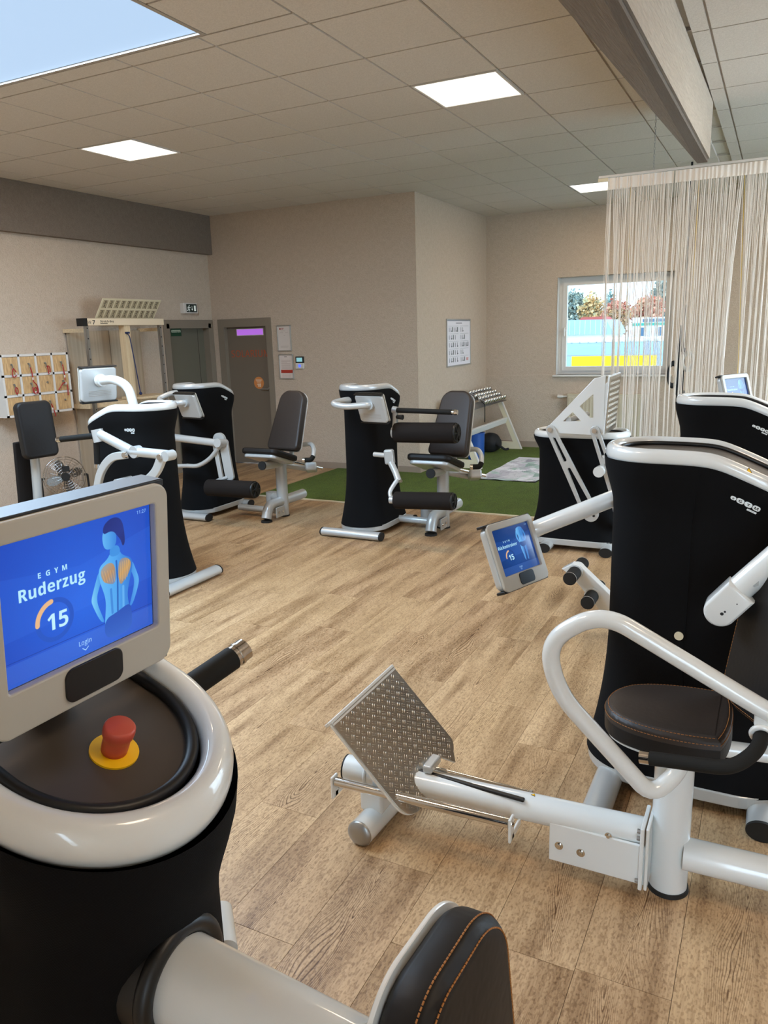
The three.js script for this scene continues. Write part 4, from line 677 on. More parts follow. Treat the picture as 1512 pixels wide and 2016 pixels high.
// ---------------------------------------------------------------- leg press behind the back trainer
{
  const t = thing('leg_press_machine', 'low leg press machine with a triangular white bracket carrying a ribbed foot plate', 'gym machine', [-1.37, 0, -6.2]);
  tower(t, -1.37, -6.2, 0, { H: 0.955, slope: 0, W: 0.40, L: 0.76, feet: [[-0.2, -0.33, 0.36], [0.28, -0.33, 0.33]], waist: 0.045 });
  const z = -5.90, slot = (x0, y0, x1, y1, w0, w1, holes) => { // flat arm with rounded ends and long slots
    const L = Math.hypot(x1 - x0, y1 - y0), s = new THREE.Shape(); s.moveTo(-w0, 0); s.absarc(0, 0, w0, Math.PI, 0, true); s.lineTo(w1, -L); s.absarc(0, -L, w1, 0, Math.PI, true); s.closePath();
    for (const [a, b, ha, hb] of holes) { const p = new THREE.Path(); p.moveTo(-ha, -a * L); p.absarc(0, -a * L, ha, Math.PI, 0, true); p.lineTo(hb, -b * L); p.absarc(0, -b * L, hb, 0, Math.PI, true); p.closePath(); s.holes.push(p); }
    const g = extrude(s, 0.024, 0.003, 2, 14); g.rotateZ(Math.atan2(y1 - y0, x1 - x0) + Math.PI / 2); g.translate(x0, y0, z); return g;
  };
  part(t, 'link_arm', slot(-1.545, 0.985, -1.215, 0.335, 0.034, 0.060, [[0.10, 0.36, 0.013, 0.017], [0.47, 0.86, 0.016, 0.035]]), M.silver);
  part(t, 'link_arm', slot(-1.205, 0.985, -1.03, 0.50, 0.034, 0.045, [[0.10, 0.40, 0.013, 0.016], [0.52, 0.90, 0.015, 0.026]]), M.silver);
  for (const [x, y] of [[-1.545, 0.985], [-1.205, 0.985]]) part(t, 'pivot_screw', cyl([x, y, z + 0.012], [x, y, z + 0.026], 0.02, 0.018, 20), M.chrome);
  for (const [x, y] of [[-1.245, 0.315], [-1.19, 0.325]]) part(t, 'pivot_screw', cyl([x, y, z + 0.012], [x, y, z + 0.02], 0.010, 0.009, 14), M.rubber);
  const tri = poly([[-1.565, 1.01], [-1.225, 1.375], [-1.145, 1.395], [-1.145, 0.975], [-1.19, 0.945], [-1.54, 0.955]]);
  const front = tri.clone();
  for (const h of [[[-1.335, 1.165], [-1.228, 1.262], [-1.222, 1.075], [-1.25, 1.075]], [[-1.46, 1.045], [-1.382, 1.125], [-1.31, 1.048]]]) { const p = new THREE.Path(); h.forEach((q, i) => i ? p.lineTo(...q) : p.moveTo(...q)); p.closePath(); front.holes.push(p); }
  const tg = extrude(front, 0.014, 0.003, 2); tg.translate(0, 0, z - 0.03); part(t, 'bracket', tg, M.white);
  const tg2 = extrude(poly([[-1.215, 1.30], [-1.145, 1.37], [-1.145, 0.975], [-1.19, 0.96]]), 0.014, 0.003, 2); tg2.translate(0, 0, z - 0.34); part(t, 'bracket', tg2, M.white);
  part(t, 'bracket_tube', cyl([-1.415, 1.055, z - 0.03], [-1.33, 1.075, z - 0.30], 0.022, 0.022, 16), M.silver);
  const plate = part(t, 'foot_plate', [(() => { const g = box(-0.005, 0, -0.215, 0.21, -0.40, 0.03); g.rotateZ(-0.06); g.translate(-1.115, 1.175, z - 0.03); return g; })()], M.plate);
  part(plate, 'backing_plate', (() => { const g = rbox(-0.012, 0, -0.185, 0.012, 0.44, 0.45, 0.003); g.rotateZ(-0.06); g.translate(-1.115, 1.175, z - 0.03); return g; })(), M.white);
  const ribs = [], rb = new THREE.SphereGeometry(1, 8, 5); rb.scale(0.0022, 0.0135, 0.0032);
  for (let i = -14; i <= 14; i++) for (let j = -14; j <= 14; j++) { const r = (i + j) & 1 ? 0.785 : -0.785, py = (i + j) * 0.0205, pz = -0.185 + (i - j) * 0.0205; if (Math.abs(py) > 0.192 || Math.abs(pz + 0.185) > 0.195) continue; for (const s of [-1, 1]) { const g = rb.clone(); g.rotateX(r); g.translate(0.0005, py + Math.sin(r) * s * -0.006, pz + Math.cos(r) * s * 0.006); g.rotateZ(-0.06); g.translate(-1.115, 1.175, z - 0.03); ribs.push(g); } }
  part(plate, 'tread_rib', ribs, M.plate).userData.kind = 'stuff';
  part(t, 'hinge_knob', [cyl([-1.155, 0.68, z - 0.01], [-1.155, 0.68, z + 0.06], 0.042, 0.042, 24), cyl([-1.155, 0.68, z - 0.01], [-1.155, 0.68, -6.05], 0.03, 0.03, 16)], M.white);
  part(t, 'side_tube', pipe([[-1.135, 0.80, z - 0.02], [-1.10, 0.68, z - 0.02], [-1.04, 0.42, z - 0.03], [-1.02, 0.2, -6.05]], 0.026, 0.08, 28, 16), M.white);
}
// ---------------------------------------------------------------- abdominal trainer at the right
{
  const t = thing('abdominal_trainer', 'black tower of an abdominal trainer with four foot pegs, partly behind the back trainer', 'gym machine', [-0.19, 0, -5.1]);
  tower(t, -0.19, -5.1, 0, { feet: [-0.27, 0.27], foot: 0.62, logo: { u: 0.165, v: 0.925, w: 0.10, h: 0.040 } });
  monitor(t, [-0.221, 1.318, -5.45], 1.05, 0.30, 0, screenMat(screenTex('Bauchtrainer', true, true), 0.8));
  part(t, 'monitor_arm', pipe([[-0.27, 1.30, -5.48], [-0.33, 1.27, -5.52], [-0.33, 1.14, -5.46], [-0.25, 1.10, -5.26]], 0.03, [0, 0.05, 0.06, 0], 36, 18), M.white);
  const s = poly([[-1.045, 0.375], [-0.985, 0.415], [-0.935, 0.405], [-0.60, 0.11], [-0.62, 0.04], [-0.68, 0.04], [-0.80, 0.13], [-0.985, 0.335]]);
  const g = extrude(s, 0.06, 0.006, 2); g.translate(0, 0, -4.33); part(t, 'peg_plate', g, M.white);
  for (const [x, y] of [[-0.965, 0.365], [-0.862, 0.235]]) {
    for (const k of [1, -1]) { const a = [x, y, -4.33 + k * 0.03], b = [x, y, -4.33 + k * 0.165], p = part(t, 'foot_peg', cyl(a, b, 0.038, 0.038, 24), M.grip); part(p, 'peg_end', [cyl(b, [x, y, -4.33 + k * 0.168], 0.035, 0.035, 24)], M.rubber); part(p, 'peg_ring', cyl([x, y, -4.33 + k * 0.159], [x, y, -4.33 + k * 0.163], 0.0388, 0.0388, 24), M.rail); part(p, 'peg_collar', cyl([x, y, -4.33 + k * 0.03], [x, y, -4.33 + k * 0.04], 0.046, 0.046, 24), M.white); }
  }
  part(t, 'floor_rail', [cyl([-0.66, 0.05, -4.33], [0.25, 0.05, -4.33], 0.048, 0.048, 24), cyl([0.1, 0.05, -4.33], [0.1, 0.05, -4.95], 0.04, 0.04, 20)], M.white);
}

// ---------------------------------------------------------------- doors and what hangs on the walls
const font = await new FontLoader().loadAsync('fonts/droid/droid_sans_regular.typeface.json');
function letters(text, size, depth = 0.001) { const g = new TextGeometry(text, { font, size, depth, curveSegments: 4, bevelEnabled: false }); g.computeBoundingBox(); const b = g.boundingBox; g.translate(-(b.min.x + b.max.x) / 2, -(b.min.y + b.max.y) / 2, 0); return g; }
const onLeft = (g, x, y, z) => { g.rotateY(Math.PI / 2); g.translate(x, y, z); return g; };   // faces +x
function sheet(w, h) { return new THREE.PlaneGeometry(w, h); }
{ // emergency exit door in the left wall
  const d = thing('door_1', 'grey emergency exit door with a green sign near the room corner', 'door'); d.userData.kind = 'structure';
  part(d, 'door_leaf', box(XL - 0.13, XL - 0.085, 0.005, 1.90, -8.70, -7.90), M.doorGreen);
  part(d, 'door_frame', [box(XL - 0.14, XL + 0.014, 0, 1.955, -8.745, -8.69), box(XL - 0.14, XL + 0.014, 0, 1.955, -7.91, -7.855), box(XL - 0.14, XL + 0.014, 1.895, 2.005, -8.79, -7.80), box(XL, XL + 0.014, 0, 1.895, -8.79, -8.745), box(XL, XL + 0.014, 0, 1.895, -7.855, -7.80)], M.frame);
  part(d, 'door_joint', box(XL - 0.0852, XL - 0.084, 0.01, 1.89, -8.568, -8.562), M.sub);
  const t = paint(256, 192, (g, w, h) => { g.fillStyle = '#0e3f22'; g.fillRect(0, 0, w, h); g.fillStyle = '#d8e2c8'; g.fillRect(16, 74, w - 32, 46); g.fillStyle = '#123f24'; g.font = 'bold 36px sans-serif'; g.textAlign = 'center'; g.fillText('Notausgang', w / 2, 110); });
  const s = single('exit_door_sign', 'dark green sign lettered Notausgang on the grey exit door', 'sign', box(XL - 0.085, XL - 0.081, 1.795, 1.93, -8.235, -8.03), M.rubber); part(s, 'sign_face', onLeft(sheet(0.203, 0.133), XL - 0.0805, 1.8625, -8.1325), print(t));
}
{ // lit exit sign
  const s = thing('exit_sign', 'small exit sign with running figure above the emergency exit door', 'sign', [XL + 0.03, 2.09, -8.29]);
  part(s, 'sign_housing', rbox(XL + 0.035, 2.153, -8.29, 0.07, 0.135, 0.27, 0.008), M.upvc);
  const t = paint(256, 128, (g, w, h) => {
    g.fillStyle = '#10201a'; g.fillRect(0, 0, w, h); g.fillStyle = '#e6efe8'; g.fillRect(188, 22, 44, 86); g.strokeStyle = '#e6efe8'; g.lineWidth = 11; g.lineCap = 'round';
    const l = (...p) => { g.beginPath(); g.moveTo(p[0], p[1]); for (let i = 2; i < p.length; i += 2) g.lineTo(p[i], p[i + 1]); g.stroke(); };
    g.beginPath(); g.arc(72, 24, 11, 0, 7); g.fill(); l(64, 42, 54, 74); l(54, 74, 78, 84, 74, 108); l(54, 74, 36, 98, 18, 98); l(64, 44, 84, 58, 98, 50); l(62, 44, 40, 48, 34, 66); g.lineWidth = 9; l(140, 34, 140, 92); l(126, 76, 140, 94, 154, 76);
  });
  part(s, 'sign_face', onLeft(sheet(0.205, 0.105), XL + 0.0706, 2.153, -8.305), std({ map: t, roughness: 0.4, emissive: 0xffffff, emissiveMap: t, emissiveIntensity: 0.25 }));
}
{ // solarium door
  const d = thing('door_2', 'brown grey solarium door with orange lettering and a purple lit plate', 'door'); d.userData.kind = 'structure';
  part(d, 'door_leaf', box(-6.905, -6.195, 0.005, 1.90, ZB - 0.10, ZB - 0.055), M.door);
  part(d, 'door_frame', [box(-7.005, -6.90, 0, 2.005, ZB - 0.14, ZB + 0.014), box(-6.20, -6.115, 0, 2.005, ZB - 0.14, ZB + 0.014), box(-6.90, -6.20, 1.895, 2.005, ZB - 0.14, ZB + 0.014)], M.frame);
  const z = ZB - 0.055, L = letters('SOLARIUM', 0.094); const w = L.boundingBox.max.x - L.boundingBox.min.x; L.scale(0.645 / w, 1, 1); L.translate(-6.53, 1.535, z); part(d, 'lettering', L, std({ color: 0xb8552a, roughness: 0.6 }));
  const k = part(d, 'door_handle', [pipe([[-6.235, 1.052, z], [-6.235, 1.052, z + 0.045], [-6.36, 1.052, z + 0.045]], 0.009, 0.012, 20, 12), cyl([-6.235, 1.052, z], [-6.235, 1.052, z + 0.008], 0.026, 0.026, 24)], M.alu);
  const c = single('age_sign', 'round orange sticker with the number 18 on the solarium door', 'sign', (() => { const g = new THREE.CylinderGeometry(0.088, 0.088, 0.0016, 40); g.rotateX(Math.PI / 2); g.translate(-6.415, 1.135, z + 0.0008); return g; })(), M.cream);
  const t = paint(256, 256, (g, w2, h) => { g.fillStyle = '#d98a4a'; g.fillRect(0, 0, w2, h); g.fillStyle = '#f3e0c4'; g.fillRect(50, 62, 156, 12); g.fillRect(62, 86, 132, 10); g.fillRect(76, 108, 104, 8); g.fillStyle = '#f6ead6'; g.font = 'bold 96px sans-serif'; g.textAlign = 'center'; g.fillText('18', 128, 212); });
  const f = new THREE.CircleGeometry(0.083, 40); f.translate(-6.415, 1.135, z + 0.0018); part(c, 'sticker_face', f, print(t));
  const p = thing('lit_door_plate', 'purple glowing plate at the top of the solarium door', 'sign', [-6.507, 1.776, z]);
  part(p, 'plate_frame', rbox(-6.507, 1.8225, z + 0.005, 0.452, 0.095, 0.01, 0.004), M.upvc); part(p, 'lit_panel', box(-6.725, -6.289, 1.784, 1.861, z + 0.0095, z + 0.0115), std({ color: 0x8a5aa8, roughness: 0.5, emissive: 0xb56ae0, emissiveIntensity: 0.75 }));
}
// framed notices, control panel, exercise poster
function framed(name, label, cat, x0, x1, y0, y1, tx, bar = 0.014) {
  const f = thing(name, label, cat, [(x0 + x1) / 2, y0, ZB]);
  part(f, 'picture_frame', [rbox((x0 + x1) / 2, y0 + bar / 2, ZB + 0.009, x1 - x0, bar, 0.018, 0.003), rbox((x0 + x1) / 2, y1 - bar / 2, ZB + 0.009, x1 - x0, bar, 0.018, 0.003), rbox(x0 + bar / 2, (y0 + y1) / 2, ZB + 0.009, bar, y1 - y0 - 2 * bar, 0.018, 0.003), rbox(x1 - bar / 2, (y0 + y1) / 2, ZB + 0.009, bar, y1 - y0 - 2 * bar, 0.018, 0.003)], M.alu);
  const s = sheet(x1 - x0 - 2 * bar, y1 - y0 - 2 * bar); s.translate((x0 + x1) / 2, (y0 + y1) / 2, ZB + 0.008); part(f, 'notice', s, print(tx, 0.35)); part(f, 'backing', box(x0 + 0.004, x1 - 0.004, y0 + 0.004, y1 - 0.004, ZB, ZB + 0.006), M.upvc);
}
framed('framed_notice', 'upper framed notice with a small red emblem beside the solarium door', 'notice', -6.022, -5.803, 1.556, 1.898, paint(256, 400, (g, w, h) => { g.fillStyle = '#d8cdc4'; g.fillRect(0, 0, w, h); g.fillStyle = '#8e2f2a'; g.beginPath(); g.arc(48, 44, 16, 0, 7); g.fill(); g.fillStyle = '#a8605a'; g.fillRect(74, 28, 52, 12); g.fillRect(74, 46, 42, 8); g.fillStyle = '#b3a49c'; [[60, 76, 90], [40, 104, 70], [150, 104, 60], [120, 150, 30], [40, 330, 170], [40, 350, 150]].forEach((r) => g.fillRect(r[0], r[1], r[2], 5)); }));
framed('framed_notice', 'lower framed notice with a wide red stripe beside the solarium door', 'notice', -6.018, -5.79, 1.188, 1.518, paint(256, 400, (g, w, h) => { g.fillStyle = '#dccfc6'; g.fillRect(0, 0, w, h); g.fillStyle = '#6a5a58'; g.fillRect(96, 18, 14, 16); g.fillRect(114, 20, 34, 12); g.fillStyle = '#b59a92'; for (let i = 0; i < 9; i++) g.fillRect(28, 84 + i * 18, i === 2 ? 120 : 190, 5); g.fillStyle = '#b2392a'; g.fillRect(14, 254, w - 20, 56); g.fillStyle = '#c9a59b'; for (let i = 0; i < 4; i++) g.fillRect(30, 326 + i * 17, 180, 5); }));
{
  const c = thing('control_panel', 'small wall control panel with black display above a blue lit key', 'control panel', [-5.683, 1.325, ZB]);
  part(c, 'display_housing', rbox(-5.683, 1.443, ZB + 0.012, 0.124, 0.086, 0.024, 0.005), M.black);
  part(c, 'display', box(-5.728, -5.638, 1.418, 1.470, ZB + 0.0235, ZB + 0.0248), std({ color: 0x223034, roughness: 0.3, emissive: 0x8fc9cf, emissiveIntensity: 0.9 }));
  part(c, 'key_housing', rbox(-5.683, 1.362, ZB + 0.012, 0.124, 0.074, 0.024, 0.005), M.upvc);
  const k = new THREE.CylinderGeometry(0.021, 0.021, 0.003, 24); k.rotateX(Math.PI / 2); k.translate(-5.683, 1.364, ZB + 0.0245); part(c, 'lit_key', k, std({ color: 0x3040a0, roughness: 0.4, emissive: 0x5b74ff, emissiveIntensity: 1.1 }));
}
{
  const p = thing('exercise_poster', 'white exercise poster with rows of tiny figures on the pale side wall', 'poster', [XC, 1.29, -10.165]);
  const t = paint(700, 512, (g, w, h) => { g.fillStyle = '#e9e6ea'; g.fillRect(0, 0, w, h); }), W = 0.87, H = 0.615;
  const art = paint(720, 512, (g, w, h) => {
    g.fillStyle = '#e6e3e8'; g.fillRect(0, 0, w, h); g.fillStyle = '#8d929c'; g.fillRect(0, 0, w, 12); g.fillStyle = '#5c6068'; g.fillRect(270, 30, 190, 9);
    const rows = [[6, 2, 1], [4, 3, 0], [5, 6, 0], [5, 2, 0], [5, 3, 0]];
    rows.forEach((r, j) => { const y = 66 + j * 86; [[40, r[0], 300], [400, r[1], 270]].forEach(([x0, n, wd]) => { g.fillStyle = '#b4b4bc'; g.fillRect(x0, y, wd, 4); for (let i = 0; i < n; i++) { const x = x0 + 14 + i * wd / Math.max(n, 5), big = (i * 7 + j * 3) % 3; g.fillStyle = big === 2 ? '#8f9690' : '#c4c6c6'; if (big === 2) g.fillRect(x - 6, y + 14, 34, 52); g.fillStyle = '#4c5054'; g.fillRect(x + 4, y + 28, 13, 40); g.beginPath(); g.arc(x + 10, y + 22, 6, 0, 7); g.fill(); if (big === 1) g.fillRect(x + 10, y + 52, 26, 12); } }); });
    g.fillStyle = '#c9625c'; g.fillRect(600, 438, 28, 32); g.fillStyle = '#d8a29c'; g.fillRect(634, 440, 34, 10); g.fillRect(634, 456, 30, 12);
  });
  part(p, 'backing', box(XC, XC + 0.010, 1.29, 1.905, -10.60, -9.73), M.upvc);
  part(p, 'poster_frame', [box(XC, XC + 0.016, 1.282, 1.298, -10.61, -9.72), box(XC, XC + 0.016, 1.897, 1.913, -10.61, -9.72), box(XC, XC + 0.016, 1.298, 1.897, -10.61, -10.596), box(XC, XC + 0.016, 1.298, 1.897, -9.734, -9.72)], M.alu);
  part(p, 'poster_print', onLeft(sheet(0.86, 0.60), XC + 0.0106, 1.5975, -10.165), print(art, 0.5));
}
// ---------------------------------------------------------------- locker cabinet with key bands
const LK = { x: -6.85, z0: -5.19, z1: -6.02, y0: 1.035, y1: 1.655 };
{
  const c = thing('locker_cabinet', 'white wall cabinet with twelve small plywood locker doors', 'cabinet', [-6.975, LK.y0, -5.605]);
  const nx = 4, ny = 3, b = 0.022, dz = (LK.z0 - LK.z1 - b) / nx, dy = (LK.y1 - LK.y0 - b) / ny;
  part(c, 'cabinet_body', [box(XL, LK.x - 0.014, LK.y0, LK.y1, LK.z1, LK.z0)], M.upvc);
  const bars = []; for (let i = 0; i <= nx; i++) { const z = LK.z0 - b / 2 - i * dz; bars.push(box(LK.x - 0.014, LK.x, LK.y0, LK.y1, z - b / 2, z + b / 2)); } for (let j = 0; j <= ny; j++) { const y = LK.y0 + b / 2 + j * dy; bars.push(box(LK.x - 0.014, LK.x, y - b / 2, y + b / 2, LK.z1, LK.z0)); }
  part(c, 'face_frame', bars, M.upvc);
  for (let j = 0; j < ny; j++) for (let i = 0; i < nx; i++) {
    const zc = LK.z0 - b - i * dz - (dz - b) / 2, yc = LK.y1 - b - j * dy - (dy - b) / 2, g = mbox(-0.006, 0.006, -(dy - b) / 2 + 0.003, (dy - b) / 2 - 0.003, -(dz - b) / 2 + 0.003, (dz - b) / 2 - 0.003, 0.25);
    const uv = g.attributes.uv; for (let k = 0; k < uv.count; k++) { const u = uv.getX(k), v = uv.getY(k); uv.setXY(k, v + i * 0.37 + j * 0.2, u + j * 0.11); } g.translate(LK.x - 0.012, yc, zc);
    const d = part(c, 'locker_door', g, M.ply); part(d, 'lock', [cyl([LK.x - 0.006, yc + 0.012, zc - 0.01], [LK.x + 0.004, yc + 0.012, zc - 0.01], 0.010, 0.010, 14), box(LK.x + 0.003, LK.x + 0.012, yc + 0.004, yc + 0.02, zc - 0.013, zc - 0.007)], M.zinc);
    LK[`${i},${j}`] = [yc + 0.006, zc - 0.01];
  }
}
{
  const where = ['top row', 'middle row', 'bottom row'], column = ['first', 'second', 'third', 'fourth'];
  const band = (i, j, label, pts, tag) => {
    const [y, z] = LK[`${i},${j}`], x = LK.x + 0.012, P = pts.map((p) => [x + (p[2] ?? 0.004), y + p[1], z - p[0]]);
    const t = thing('key_band', label, 'key band', [x, y, z], 'red key bands on the locker cabinet');
    part(t, 'cord', (() => { const c = new THREE.CatmullRomCurve3(P.map((p) => V(...p))); return new THREE.TubeGeometry(c, 48, 0.0052, 8); })(), M.redBand);
    part(t, 'key', [box(x - 0.002, x + 0.002, y - 0.03, y + 0.006, z - 0.006, z + 0.006), (() => { const g = new THREE.TorusGeometry(0.009, 0.0016, 6, 18); g.rotateY(Math.PI / 2); g.translate(x + 0.003, y - 0.034, z); return g; })()], M.zinc);
    part(t, 'number_tag', rbox(x + 0.006, y + tag[1], z - tag[0], 0.005, 0.026, 0.018, 0.002), M.upvc);
  };
  band(0, 0, 'key band looped below the lock of the top left locker', [[0, -0.03], [-0.016, -0.07], [-0.008, -0.115], [0.02, -0.11], [0.03, -0.075], [0.015, -0.045], [0, -0.03]], [0.03, -0.085]);
  band(1, 0, 'long key band hanging from the second locker of the top row', [[0, -0.03], [0.012, -0.08], [0.014, -0.13], [0.02, -0.175], [0.05, -0.21], [0.062, -0.26], [0.058, -0.30]], [0.016, -0.145]);
  band(2, 0, 'key band in a neat arch on the third locker of the top row', [[0, -0.03], [0.008, -0.03], [0.016, -0.09], [0.022, -0.108], [0.034, -0.095], [0.038, -0.05], [0.024, -0.025], [0.006, -0.03]], [0.028, -0.105]);
  band(3, 0, 'key band hanging straight from the top right locker', [[0.004, -0.02], [0.010, -0.06], [0.012, -0.10], [0.014, -0.15], [0.012, -0.19]], [0.014, -0.145]);
  band(0, 1, 'key band with a white tag on the leftmost middle locker', [[0, -0.02], [-0.006, -0.06], [0.008, -0.085], [0.022, -0.06], [0.02, -0.03], [0.004, -0.02]], [0.026, -0.10]);
  band(1, 1, 'key band coiled into rings on the second middle locker', [[0, -0.03], [0.004, -0.08], [0.028, -0.10], [0.052, -0.08], [0.05, -0.045], [0.022, -0.04], [0.006, -0.07], [0.026, -0.092], [0.048, -0.075, 0.012], [0.036, -0.04, 0.012]], [0.028, -0.088]);
  band(3, 1, 'key band spread into two strands on the rightmost middle locker', [[-0.086, -0.085], [-0.06, -0.06], [-0.02, -0.02], [0.006, -0.012], [0.03, -0.03], [0.036, -0.08], [0.032, -0.13], [0.030, -0.15]], [0.02, -0.02]);
  band(2, 2, 'key band dangling below the third locker of the bottom row', [[0.0, -0.02], [0.012, -0.05], [0.024, -0.09], [0.034, -0.13], [0.040, -0.155]], [0.008, -0.075]);
}
// ---------------------------------------------------------------- stretching frame of pale wood
{
  const t = thing('stretching_frame', 'pale wooden stretching frame with steel side rails and picture board on top', 'stretching frame', [-6.85, 0, -6.78]);
  part(t, 'header', box(-6.80, -6.70, 1.930, 2.004, -7.385, -6.20), M.pine);
  part(t, 'header_end', box(-6.80, -6.695, 1.924, 2.006, -6.20, -6.145), M.rubber);
  const tx = paint(1024, 72, (g, w, h) => { g.fillStyle = '#e6d3b4'; g.fillRect(0, 0, w, h); g.fillStyle = '#1b1712'; g.textBaseline = 'middle'; g.font = '46px sans-serif'; g.fillText('W', 8, 40); g.font = 'bold 62px sans-serif'; g.fillText('7', 62, 40); g.font = 'bold 31px sans-serif'; g.fillText('Stretch-Boy', 158, 30); g.fillRect(158, 50, 92, 7); });
  part(t, 'header_print', onLeft(sheet(1.185, 0.072), -6.6994, 1.967, -6.7925), print(tx));
  part(t, 'post', box(-6.80, -6.715, 0, 1.93, -6.835, -6.745), M.pine);
  for (const z of [-6.222, -7.358]) { const r = part(t, 'side_rail', [box(-6.77, -6.735, 0, 1.93, z - 0.018, z - 0.014), box(-6.77, -6.735, 0, 1.93, z + 0.014, z + 0.018), box(-6.738, -6.734, 0, 1.93, z - 0.018, z + 0.018)], M.zinc); const hs = []; for (let i = 0; i < 16; i++) hs.push(cyl([-6.7345, 0.25 + i * 0.11, z], [-6.7335, 0.25 + i * 0.11, z], 0.0075, 0.0075, 10)); part(r, 'rail_hole', hs, M.rubber).userData.kind = 'stuff'; }
  for (const [a, b] of [[-6.80, -6.24], [-7.34, -6.845]]) part(t, 'back_board', box(-7.085, -7.06, 0.02, 1.88, a === -6.80 ? -6.83 : a, b), M.board);
  part(t, 'bench_board', rbox(-6.80, 1.095, -7.10, 0.34, 0.03, 0.52, 0.008), M.pine);
  part(t, 'cross_board', box(-7.06, -6.80, 1.03, 1.08, -7.36, -6.20), M.pine);
  for (const q of [-6.2225, -7.3575]) part(t, 'rear_bracket', box(-7.095, -6.77, 1.86, 1.90, q - 0.0175, q + 0.0175), M.pine);
  // leaning picture board on top
  const cards = part(t, 'picture_board', (() => { const g = box(-0.46, 0.46, -0.135, 0.135, -0.008, 0.004); g.rotateX(0.62); g.rotateY(Math.PI / 2); g.translate(-6.825, 2.112, -6.965); return g; })(), M.cream);
  const card = paint(96, 128, (g, w, h) => { g.fillStyle = '#b9ab8c'; g.fillRect(0, 0, w, h); g.strokeStyle = '#453d30'; g.lineWidth = 9; g.beginPath(); g.moveTo(46, 40); g.lineTo(50, 76); g.lineTo(34, 112); g.moveTo(50, 76); g.lineTo(66, 110); g.moveTo(20, 50); g.lineTo(46, 46); g.lineTo(72, 30); g.stroke(); g.fillStyle = '#3c3428'; g.beginPath(); g.arc(46, 24, 10, 0, 7); g.fill(); g.beginPath(); g.arc(80, 116, 9, 0, 7); g.fill(); g.fillRect(10, 8, 60, 5); }), cm = print(card);
  for (let j = 0; j < 2; j++) for (let i = 0; i < 10; i++) { const g = box(-0.034, 0.034, -0.05, 0.05, 0.004, 0.0055); g.translate(-0.405 + i * 0.090, 0.066 - j * 0.126, 0); g.rotateX(0.62); g.rotateY(Math.PI / 2); g.translate(-6.825, 2.112, -6.965); part(cards, 'picture_card', g, cm); }
  const c = thing('elastic_cord', 'thin blue elastic cord hanging from the wooden post', 'cord', [-6.66, 1.14, -6.8]);
  part(c, 'cord_line', pipe([[-6.71, 1.845, -6.765], [-6.675, 1.81, -6.775], [-6.66, 1.5, -6.80], [-6.66, 1.16, -6.842]], 0.006, 0.05, 40, 8), M.blueCord);
  part(c, 'cord_anchor', [rbox(-6.695, 1.846, -6.764, 0.06, 0.022, 0.03, 0.006)], M.blueCord); part(c, 'cord_knob', (() => { const g = new THREE.SphereGeometry(0.019, 16, 12); g.translate(-6.66, 1.15, -6.843); return g; })(), M.blueCord);
}
// ---------------------------------------------------------------- floor fan by the wall
{
  const c = [-6.80, 0.345, -5.74], t = thing('floor_fan', 'round metal floor fan with wire cage by the left wall', 'fan', [c[0], 0, c[2]]), yaw = 1.02, Pz = (g) => posed(g, c, yaw, 0.12);
  const wires = []; for (const s of [1, -1]) { for (let k = 1; k <= 7; k++) { const r = 0.03 + k * 0.0265, z = s * (0.075 - 0.06 * (r / 0.216) ** 3); const g = new THREE.TorusGeometry(r, 0.0019, 5, 48); g.translate(0, 0, z); wires.push(Pz(g)); } for (let k = 0; k < 18; k++) { const a = k / 18 * Math.PI * 2, pts = []; for (let i = 0; i <= 6; i++) { const r = 0.04 + i * 0.0295; pts.push(V(Math.cos(a) * r, Math.sin(a) * r, s * (0.075 - 0.06 * (r / 0.216) ** 3))); } wires.push(Pz(new THREE.TubeGeometry(new THREE.CatmullRomCurve3(pts), 8, 0.0017, 5))); } }
  part(t, 'cage', wires, M.chrome); part(t, 'cage_rim', Pz((() => { const g = new THREE.TorusGeometry(0.216, 0.006, 10, 64); g.scale(1, 1, 2.4); return g; })()), M.chrome);
  for (let k = 0; k < 4; k++) { const s = new THREE.Shape(); s.moveTo(0.03, -0.02); s.bezierCurveTo(0.08, -0.075, 0.17, -0.085, 0.19, -0.03); s.bezierCurveTo(0.195, 0.03, 0.12, 0.06, 0.03, 0.03); s.closePath(); const g = extrude(s, 0.003, 0, 1); g.rotateX(0.35); g.rotateZ(k * Math.PI / 2 + 0.4); part(t, 'fan_blade', Pz(g), M.blade); }
  part(t, 'motor', [Pz((() => { const g = new THREE.CylinderGeometry(0.05, 0.055, 0.11, 24); g.rotateX(Math.PI / 2); g.translate(0, 0, -0.07); return g; })())], M.rubber); part(t, 'hub', Pz((() => { const g = new THREE.CylinderGeometry(0.04, 0.045, 0.02, 24); g.rotateX(Math.PI / 2); g.translate(0, 0, 0.082); return g; })()), M.rubber);
  part(t, 'label_plate', Pz(rbox(0.01, 0.085, 0.085, 0.075, 0.06, 0.008, 0.006)), M.rubber);
  const cs = Math.cos(yaw), sn = Math.sin(yaw), W = (x, y, z) => [c[0] + cs * x + sn * z, y, c[2] - sn * x + cs * z];
  part(t, 'stand', pipe([W(0.235, 0.345, 0), W(0.24, 0.02, 0.0), W(0.24, 0.0125, 0.16), W(-0.24, 0.0125, 0.16), W(-0.24, 0.02, 0.0), W(-0.235, 0.345, 0)], 0.0115, 0.04, 80, 10), M.rubber); part(t, 'stand_bar', cyl(W(-0.24, 0.0125, -0.02), W(0.24, 0.0125, -0.02), 0.011, 0.011, 10), M.rubber); for (const k of [-1, 1]) part(t, 'stand_pivot', cyl(W(k * 0.235, 0.345, 0), W(k * 0.2, 0.345, 0), 0.012, 0.012, 10), M.rubber);
}
